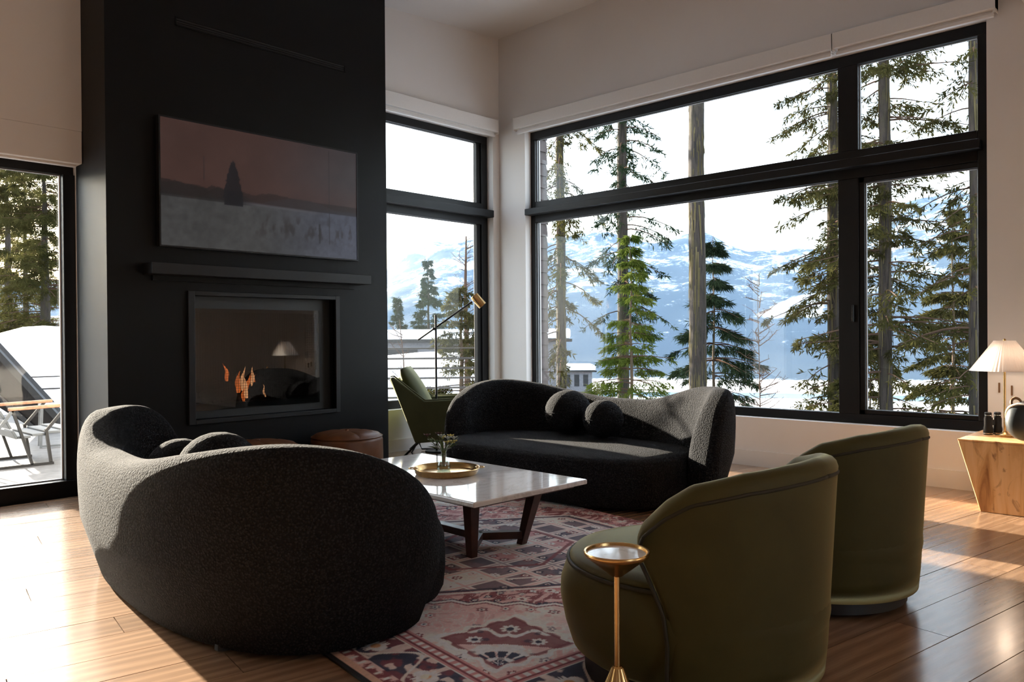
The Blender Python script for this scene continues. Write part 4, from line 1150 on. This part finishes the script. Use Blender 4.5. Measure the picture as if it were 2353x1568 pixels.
# --- trees
def conifer(name, label, x, y, zg, H, r0, c0, spread, nb, seed, leaf, group='conifers outside the large window', shape=0.85, droop=0.35,
            tw=9, nj=7, qlen=0.15, qw=0.030, lean=0.0, bark_='spruce_bark', lich=0, up_=0.05, minlen=0.25, ctop=1.0, gaps=0.0, taper=0.93, whorl=0.0, fluff=0.45):
    nj = int(nj*2.2); qw *= 0.42; qlen *= 0.85
    g = np.random.default_rng(seed)
    t = thing(name, label, 'tree', (x, y, zg), 0, group)
    pts = [(lean*(k/14)**2*H*0.1+0.012*math.sin(k*1.7+seed), 0.012*math.cos(k*1.3+seed), H*k/14) for k in range(15)]
    rad = [r0*(1.25 if k == 0 else 1)*(1-taper*(k/14)**1.1) for k in range(15)]
    trk = MB().tube(pts, rad, 12).build('trunk', bark_, t, smooth=True)
    wood, quads = MB(), []
    zs = c0+(H*ctop-c0)*np.sort(g.random(nb))
    if whorl: zs = np.clip(np.round((zs-c0)/whorl)*whorl+c0+g.normal(0, 0.025, nb), c0*0.6, H*0.985)
    for z in zs:
        f = (z-c0)/(H-c0)
        L = max(minlen, spread*((1-f)**shape))*g.uniform(0.65, 1.1)
        if g.random() < gaps: L *= 0.35
        a = g.uniform(0, 2*math.pi)
        d = np.array([math.cos(a), math.sin(a), 0.0]); side = np.array([-d[1], d[0], 0.0])
        base = np.array([0, 0, z]); e0 = up_+g.uniform(-0.1, 0.15)
        K = 6
        tt = np.linspace(0, 1, K)
        P = base+np.outer(tt*L, d)+np.outer(e0*L*tt-droop*L*tt**2+0.10*L*tt**4, [0, 0, 1.0])
        wood.tube([tuple(p) for p in P], [max(0.004, 0.012*L*(1-0.85*s)+0.003) for s in tt], 4, cap=False)
        n = max(4, int(tw*(0.5+L/spread)))
        ts = g.uniform(0.10, 1.0, n)**0.75
        sg = np.where(np.arange(n) % 2 == 0, 1.0, -1.0)
        bp = np.stack([np.interp(ts, tt, P[:, k]) for k in range(3)], 1)
        tl = (0.15+0.42*L*(1-ts)**0.7)*g.uniform(0.6, 1.1, n); tl = np.minimum(tl, 0.55)
        td = 0.62*d+sg[:, None]*0.75*side*g.uniform(0.4, 1.2, n)[:, None]+np.stack([np.zeros(n), np.zeros(n), g.uniform(-0.55, -0.05, n)-droop*0.5], 1)
        td /= np.linalg.norm(td, axis=1)[:, None]
        js = g.random((n, nj))
        org = bp[:, None, :]+td[:, None, :]*(js*tl[:, None])[..., None]
        nd = td[:, None, :]*0.55+g.normal(0, fluff, (n, nj, 3))+np.array([0, 0, -0.22])
        nd /= np.linalg.norm(nd, axis=2)[..., None]
        wv = np.cross(nd, g.normal(0, 1, (n, nj, 3))); wv /= np.linalg.norm(wv, axis=2)[..., None]
        ln = (qlen*g.uniform(0.6, 1.25, (n, nj)))[..., None]; ww = (qw*g.uniform(0.6, 1.2, (n, nj)))[..., None]
        q = np.stack([org, org+nd*ln*0.45+wv*ww, org+nd*ln, org+nd*ln*0.45-wv*ww], 2).reshape(-1, 4, 3)
        quads.append(q)
    tag(wood.build('branches', 'twig_brown', t), None, None, kind='stuff')
    tag(quads_object('foliage', np.concatenate(quads), leaf, t), None, None, kind='stuff')
    if lich:
        P = []
        for k in range(lich):
            a = g.uniform(0, 2*math.pi); z = g.uniform(0.05, 0.97)*H; r = r0*(1-0.42*z/H)+0.006
            l = g.uniform(0.25, 1.1); w = g.uniform(0.006, 0.016); a2_ = a+g.normal(0, 0.25)
            p0 = np.array([r*math.cos(a), r*math.sin(a), z]); p1 = np.array([(r+0.02)*math.cos(a2_), (r+0.02)*math.sin(a2_), z-l])
            sd = np.array([-math.sin(a), math.cos(a), 0])*w
            P.append([p0-sd, p0+sd, p1+sd*0.4, p1-sd*0.4])
        tag(quads_object('hanging_lichen', np.array(P), 'lichen', trk), None, None, kind='stuff')
    return t
TALL = dict(shape=0.15, gaps=0.25, taper=0.42)
conifer('spruce', 'tall thin spruce trunk next to the dark siding corner', 8.198, 6.075, -2.6, 11.5, 0.125, 3.0, 1.15, 95, 1, 'needles_olive', droop=0.75, tw=8, nj=7, lich=160, up_=0.0, **TALL)
conifer('spruce', 'tall spruce trunk rising behind the bright green young spruce', 9.161, 5.059, -3.2, 12.2, 0.15, 4.6, 1.15, 85, 2, 'needles_dark', droop=0.55, tw=8, nj=7, lich=60, **TALL)
conifer('mossy_spruce', 'thick straight trunk hung with straw coloured lichen', 7.661, 2.281, -3.6, 13.5, 0.175, 11.3, 1.0, 16, 3, 'needles_dark', lich=420, ctop=1.0, shape=0.3, taper=0.3)
conifer('spruce', 'spruce trunk just beside the window mullion with short ragged branches', 9.424, 0.422, -4.0, 13.0, 0.125, 2.6, 1.2, 140, 4, 'needles_olive', droop=0.45, lich=140, tw=9, nj=7, **TALL)
conifer('spruce', 'spruce with wide dark boughs seen through the casement', 9.053, -0.64, -4.2, 13.0, 0.13, 3.0, 1.45, 190, 5, 'needles_olive', droop=0.30, lich=200, tw=9, nj=7, **TALL)
conifer('spruce', 'pale barked spruce trunk at the far jamb of the large window', 9.007, -2.046, -4.4, 13.0, 0.10, 3.5, 1.2, 110, 6, 'needles_olive', droop=0.5, lich=140, tw=6, nj=6, **TALL)
conifer('young_spruce', 'bright green young spruce centred behind the sofa', 5.968, 2.613, -2.4, 5.25, 0.05, 0.5, 1.30, 150, 7, 'needles_bright', droop=0.28, tw=15, nj=8, qlen=0.11, qw=0.018, bark_='young_bark', shape=0.95, minlen=0.06, up_=0.10, gaps=0.10, whorl=0.21, fluff=0.26)
conifer('young_spruce', 'dark green young spruce behind the lichen hung trunk', 9.671, 3.068, -4.2, 7.3, 0.06, 0.6, 2.15, 185, 8, 'needles_dark', droop=0.42, tw=17, nj=9, qlen=0.20, qw=0.020, bark_='young_bark', shape=0.85, minlen=0.12, whorl=0.34, fluff=0.28)
conifer('young_spruce', 'olive green spruce filling the casement pane', 12.085, -0.932, -5.6, 9.2, 0.07, 0.8, 1.75, 170, 9, 'needles_olive', droop=0.40, tw=15, nj=10, qlen=0.15, qw=0.026, bark_='young_bark', shape=0.8, minlen=0.15, whorl=0.3, fluff=0.32)
conifer('young_spruce', 'small bushy spruce at the foot of the mullion trunk', 6.9, -0.75, -3.0, 3.35, 0.035, 0.3, 0.75, 80, 10, 'needles_olive', droop=0.3, tw=12, nj=9, qlen=0.12, bark_='young_bark', minlen=0.1)
conifer('young_spruce', 'low dense spruce behind the casement trunk', 13.011, 0.998, -6.0, 7.4, 0.06, 0.5, 1.5, 120, 12, 'needles_olive', droop=0.35, tw=13, nj=9, bark_='young_bark', minlen=0.2)
GA = 'conifers seen past the fireplace window'
conifer('young_spruce', 'open branched spruce just beyond the deck railing', 5.276, 6.251, -1.1, 3.1, 0.07, 0.4, 0.95, 70, 13, 'needles_olive', GA, droop=0.15, tw=11, nj=8, qlen=0.11, bark_='young_bark', minlen=0.2, shape=0.6)
conifer('distant_spruce', 'dark pointed spruce in the valley beyond the snowy roof', 23.78, 28.89, -3.0, 8.3, 0.14, 1.5, 1.75, 110, 14, 'needles_dark', GA, droop=0.12, tw=13, nj=7, qlen=0.28, qw=0.045, up_=0.05, minlen=0.12, fluff=0.30, shape=1.0)
conifer('distant_spruce', 'shorter dark spruce in the valley beside the pointed one', 25.3, 33.6, -3.2, 6.6, 0.12, 1.2, 1.4, 80, 15, 'needles_dark', GA, droop=0.12, tw=13, nj=7, qlen=0.28, qw=0.045, up_=0.05, minlen=0.12, fluff=0.30, shape=1.0)
GD = 'conifers beyond the deck'
conifer('spruce', 'leafy spruce beyond the deck with light green boughs', 4.03, 27.9, -1.5, 10.4, 0.24, 1.8, 2.3, 130, 16, 'needles_olive', GD, droop=0.3, tw=13, nj=10, qlen=0.3, qw=0.035, shape=0.2)
conifer('spruce', 'slender spruce far beyond the deck', 4.23, 33.5, -1.6, 11.6, 0.22, 2.5, 2.0, 100, 18, 'needles_olive', GD, droop=0.2, tw=11, nj=8, qlen=0.32, qw=0.035, shape=0.25)
conifer('spruce', 'faint thin spruce at the back of the deck garden', 8.1, 45.4, -2.2, 14.0, 0.22, 3.2, 2.3, 90, 19, 'needles_olive', GD, droop=0.2, tw=10, nj=7, qlen=0.4, qw=0.045, shape=0.3)

def bare_tree(name, label, x, y, zg, H, r0, n, seed, group, spread=0.9, sub=5):
    g = np.random.default_rng(seed)
    t = thing(name, label, 'tree', (x, y, zg), 0, group)
    MB().tube([(0.05*math.sin(k*1.1+seed)*k/8, 0.05*math.cos(k*0.9)*k/8, H*k/8) for k in range(9)], [r0*(1-0.85*k/8) for k in range(9)], 8).build('trunk', 'twig_brown', t, smooth=True)
    mb = MB()
    for i in range(n):
        z = H*g.uniform(0.2, 0.98); a = g.uniform(0, 2*math.pi); L = spread*g.uniform(0.4, 1.1)*(1.15-z/H*0.7)
        d = Vector((math.cos(a), math.sin(a), g.uniform(0.1, 0.9))).normalized()
        p0 = Vector((0, 0, z)); p1 = p0+d*L*0.5; p2 = p1+(d+Vector((0, 0, g.uniform(-0.2, 0.5))))*L*0.35
        mb.tube([p0, p1, p2], [0.008, 0.006, 0.003], 4, cap=False)
        for k in range(sub):
            s = g.uniform(0.3, 1.0); b = p0.lerp(p2, s); dd = Vector(g.normal(0, 1, 3)); dd.z = abs(dd.z)*0.6
            mb.tube([b, b+dd.normalized()*L*g.uniform(0.15, 0.4)], [0.004, 0.002], 3, cap=False)
    tag(mb.build('branches', 'twig_brown', t), None, None, kind='stuff')
    return t
bare_tree('bare_larch', 'tall leafless larch behind the deck railing', 7.407, 8.363, -1.5, 4.9, 0.10, 46, 31, 'leafless trees and shrubs', 0.95)
bare_tree('bare_sapling', 'leafless sapling in front of the lake', 6.584, 0.51, -3.0, 4.9, 0.02, 75, 32, 'leafless trees and shrubs', 0.75)
bare_tree('bare_shrub', 'twiggy leafless shrub beside the snowy roof', 3.2, 5.533, -1.3, 2.6, 0.03, 16, 33, 'leafless trees and shrubs', 0.8, 3)
bare_tree('bare_shrub', 'low leafless shrub on the snow bank near the siding corner', 7.0, 3.9, -2.2, 1.9, 0.025, 30, 34, 'leafless trees and shrubs', 0.8)
bare_tree('bare_shrub', 'thin leafless shrub leaning over the lake shore', 7.1, -0.2, -3.2, 3.0, 0.02, 26, 35, 'leafless trees and shrubs', 1.0)

# --- house corner outside the large window: dark lapped siding
sd = thing('siding_corner', 'dark lapped timber siding on the outside corner of the house', 'wall', (0, 0, 0), kind='structure')
MB().box((0.225, -0.09, -1.2), (0.59, 0.10, 4.0)).build('core', 'dark_siding', sd)
for k in range(42):
    z = -1.2+k*0.124
    MB().add([(0.222, -0.092, z), (0.60, -0.092, z), (0.60, -0.092, z+0.122), (0.222, -0.092, z+0.122), (0.222, -0.112, z), (0.60, -0.112, z), (0.60, -0.097, z+0.122), (0.222, -0.097, z+0.122)],
             [(0,1,2,3),(4,7,6,5),(0,4,5,1),(1,5,6,2),(2,6,7,3),(3,7,4,0)]).build('siding_board', 'dark_siding', sd)

# --- deck and its railing
plain('deck_stone', (0.13, 0.125, 0.12), 0.8, var=0.22, scale=14)
dkm = MB().box((-9.8, WT+0.01, -0.30), (-0.9, 7.4, -0.055)).build('deck_slab', 'deck_stone')
structure(dkm, 'pale stone deck outside the glazed door', 'deck')
def railing(label, p0, p1, zs, ztop, zbot, nposts, grp):
    t = thing('deck_railing', label, 'railing', (0, 0, 0), 0, grp)
    p0, p1 = Vector((*p0, 0)), Vector((*p1, 0))
    for z in zs: MB().tube([p0+Vector((0, 0, z)), p1+Vector((0, 0, z))], 0.011, 6).build('rod', 'black_metal', t)
    MB().beam(p0+Vector((0, 0, ztop)), p1+Vector((0, 0, ztop)), 0.04, 0.016).build('top_rail', 'black_metal', t)
    for k in range(nposts):
        p = p0.lerp(p1, k/(nposts-1)); MB().beam(p+Vector((0, 0, zbot)), p+Vector((0, 0, ztop)), 0.035, 0.035).build('post', 'black_metal', t)
    return t
ra, rb = Vector((-0.95, 2.30)), Vector((1.9, -0.70))
railing('thin black horizontal rod railing outside the tall window', (-1.6, 2.85), (1.15, 0.45), (0.755, 0.645, 0.535, 0.425, 0.32), 0.868, -1.2, 3, 'black metal railings of the deck')
railing('black railing at the far side of the stone deck behind the deck chair', (-2.3, 7.1), (0.6, 6.6), (0.30,), 0.472, -1.2, 3, 'black metal railings of the deck')

# --- deck furniture
dc = thing('deck_chair', 'grey slatted deck chair with teak armrests outside the glazed door', 'chair', (-3.62, 2.25, -0.055), 0)
for s in (-1, 1):
    y = s*0.30
    MB().beam((-0.42, y, 0.012), (0.19, y, 0.012), 0.025, 0.022).build('runner', 'black_metal', dc)
    MB().beam((0.17, y, 0.02), (0.135, y, 0.30), 0.025, 0.022).build('front_leg', 'black_metal', dc)
    MB().beam((-0.42, y, 0.02), (-0.11, y, 0.475), 0.025, 0.022).build('back_leg', 'slate_metal', dc)
    MB().beam((0.03, y, 0.015), (-0.11, y, 0.475), 0.025, 0.02).build('brace', 'black_metal', dc)
    MB().beam((-0.14, y, 0.485), (0.36, y, 0.495), 0.045, 0.028).build('armrest', 'teak', dc, bevel=0.006)
    MB().beam((0.13, y, 0.28), (0.30, y, 0.49), 0.022, 0.022).build('arm_post', 'black_metal', dc)
for k in range(4):
    x0 = -0.08+k*0.115
    MB().box((x0, -0.285, 0.235+k*0.012), (x0+0.107, 0.285, 0.257+k*0.012)).build('seat_slat', 'slate_metal', dc, bevel=0.004)
for k in range(5):
    a0 = Vector((-0.09-0.045*k, 0, 0.27+0.085*k))
    MB().beam(a0+Vector((0, -0.285, 0)), a0+Vector((0, 0.285, 0)), 0.02, 0.075, (-0.45, 0, 0.9)).build('back_slat', 'slate_metal', dc, bevel=0.004)
st = thing('outdoor_stool', 'pale outdoor stool with teak edged top behind the deck chair', 'stool', (-3.05, 3.2, -0.055), R(-12))
MB().box((-0.13, -0.13, 0.40), (0.13, 0.13, 0.425)).build('top', 'slate_metal', st, bevel=0.004)
MB().box((0.13, -0.13, 0.398), (0.165, 0.13, 0.427)).build('teak_edge', 'teak', st)
for sx in (-1, 1):
    for sy in (-1, 1): MB().beam((sx*0.125, sy*0.12, 0), (sx*0.11, sy*0.11, 0.40), 0.022, 0.022).build('leg', 'slate_metal', st)
MB().beam((-0.12, -0.12, 0.02), (0.12, -0.12, 0.02), 0.02, 0.02).build('stretcher', 'slate_metal', st)
sp = thing('sloped_screen', 'dark sloping panel with stiffened edges standing on the deck', 'panel', (0, 0, 0))
pp = [(-3.75, 5.5, 1.86), (-2.62, 4.40, 0.06), (-2.80, 4.58, -0.05), (-3.20, 5.0, 0.32), (-3.75, 5.5, 1.20)]
th_ = Vector((0.15, 0.15, 0))
n_ = len(pp)
MB().add([Vector(p) for p in pp]+[Vector(p)+th_ for p in pp], [tuple(range(n_)), tuple(range(n_, 2*n_))[::-1]]+[(i, (i+1) % n_, n_+(i+1) % n_, n_+i) for i in range(n_)]).build('panel', 'dark_panel', sp)
MB().beam((-3.75, 5.48, 1.86), (-2.62, 4.38, 0.06), 0.05, 0.07).build('upper_edge', 'black_metal', sp)
MB().beam((-3.75, 5.48, 1.20), (-2.80, 4.56, -0.05), 0.04, 0.05).build('lower_edge', 'black_metal', sp)
dm = thing('snow_dome', 'smooth rounded snow heap beyond the deck railing', 'snow heap', (-1.35, 9.4, -1.15), 0)
MB().lathe([(1.9, 0.0), (1.75, 0.9), (1.5, 1.5), (1.15, 1.95), (0.75, 2.22), (0.3, 2.36), (0.03, 2.38)], 48).build('heap', 'snow', dm, smooth=True)
# --- neighbours
def house(label, x, y, z, w, d, h, rz, roof_h, grp):
    t = thing('neighbour_house', label, 'house', (x, y, z), rz, grp)
    hw_ = MB().box((-w/2, -d/2, 0), (w/2, d/2, h)).build('wall', 'house_wall', t)
    MB().box((-w/2-0.3, -d/2-0.3, h), (w/2+0.3, d/2+0.3, h+0.12)).build('eave', 'black_frame', t)
    MB().box((-w/2-0.25, -d/2-0.25, h+0.12), (w/2+0.25, d/2+0.25, h+0.12+roof_h)).build('roof_snow', 'snow', t, bevel=0.1)
    for k in range(4):
        x0 = -w/2+w*(0.12+0.22*k)
        MB().box((x0, -d/2-0.02, h*0.45), (x0+w*0.12, -d/2, h*0.9)).build('window', 'black_frame', hw_)
    return t
house('low dark house under a thick snow roof seen past the fireplace', 17.6, 21.2, -1.95, 11, 6, 2.7, YAW-math.pi/2, 0.42, 'snow roofed houses')
house('small white roofed shed far beyond the young spruce trees', 40.9, 32.6, -3.6, 3.0, 3.0, 1.9, R(-46), 0.40, 'snow roofed houses')
house('grey cabin with snow roof behind the garden spruces', 2.2, 40.5, -1.9, 5.5, 5, 3.4, R(-15), 0.25, 'snow roofed houses')
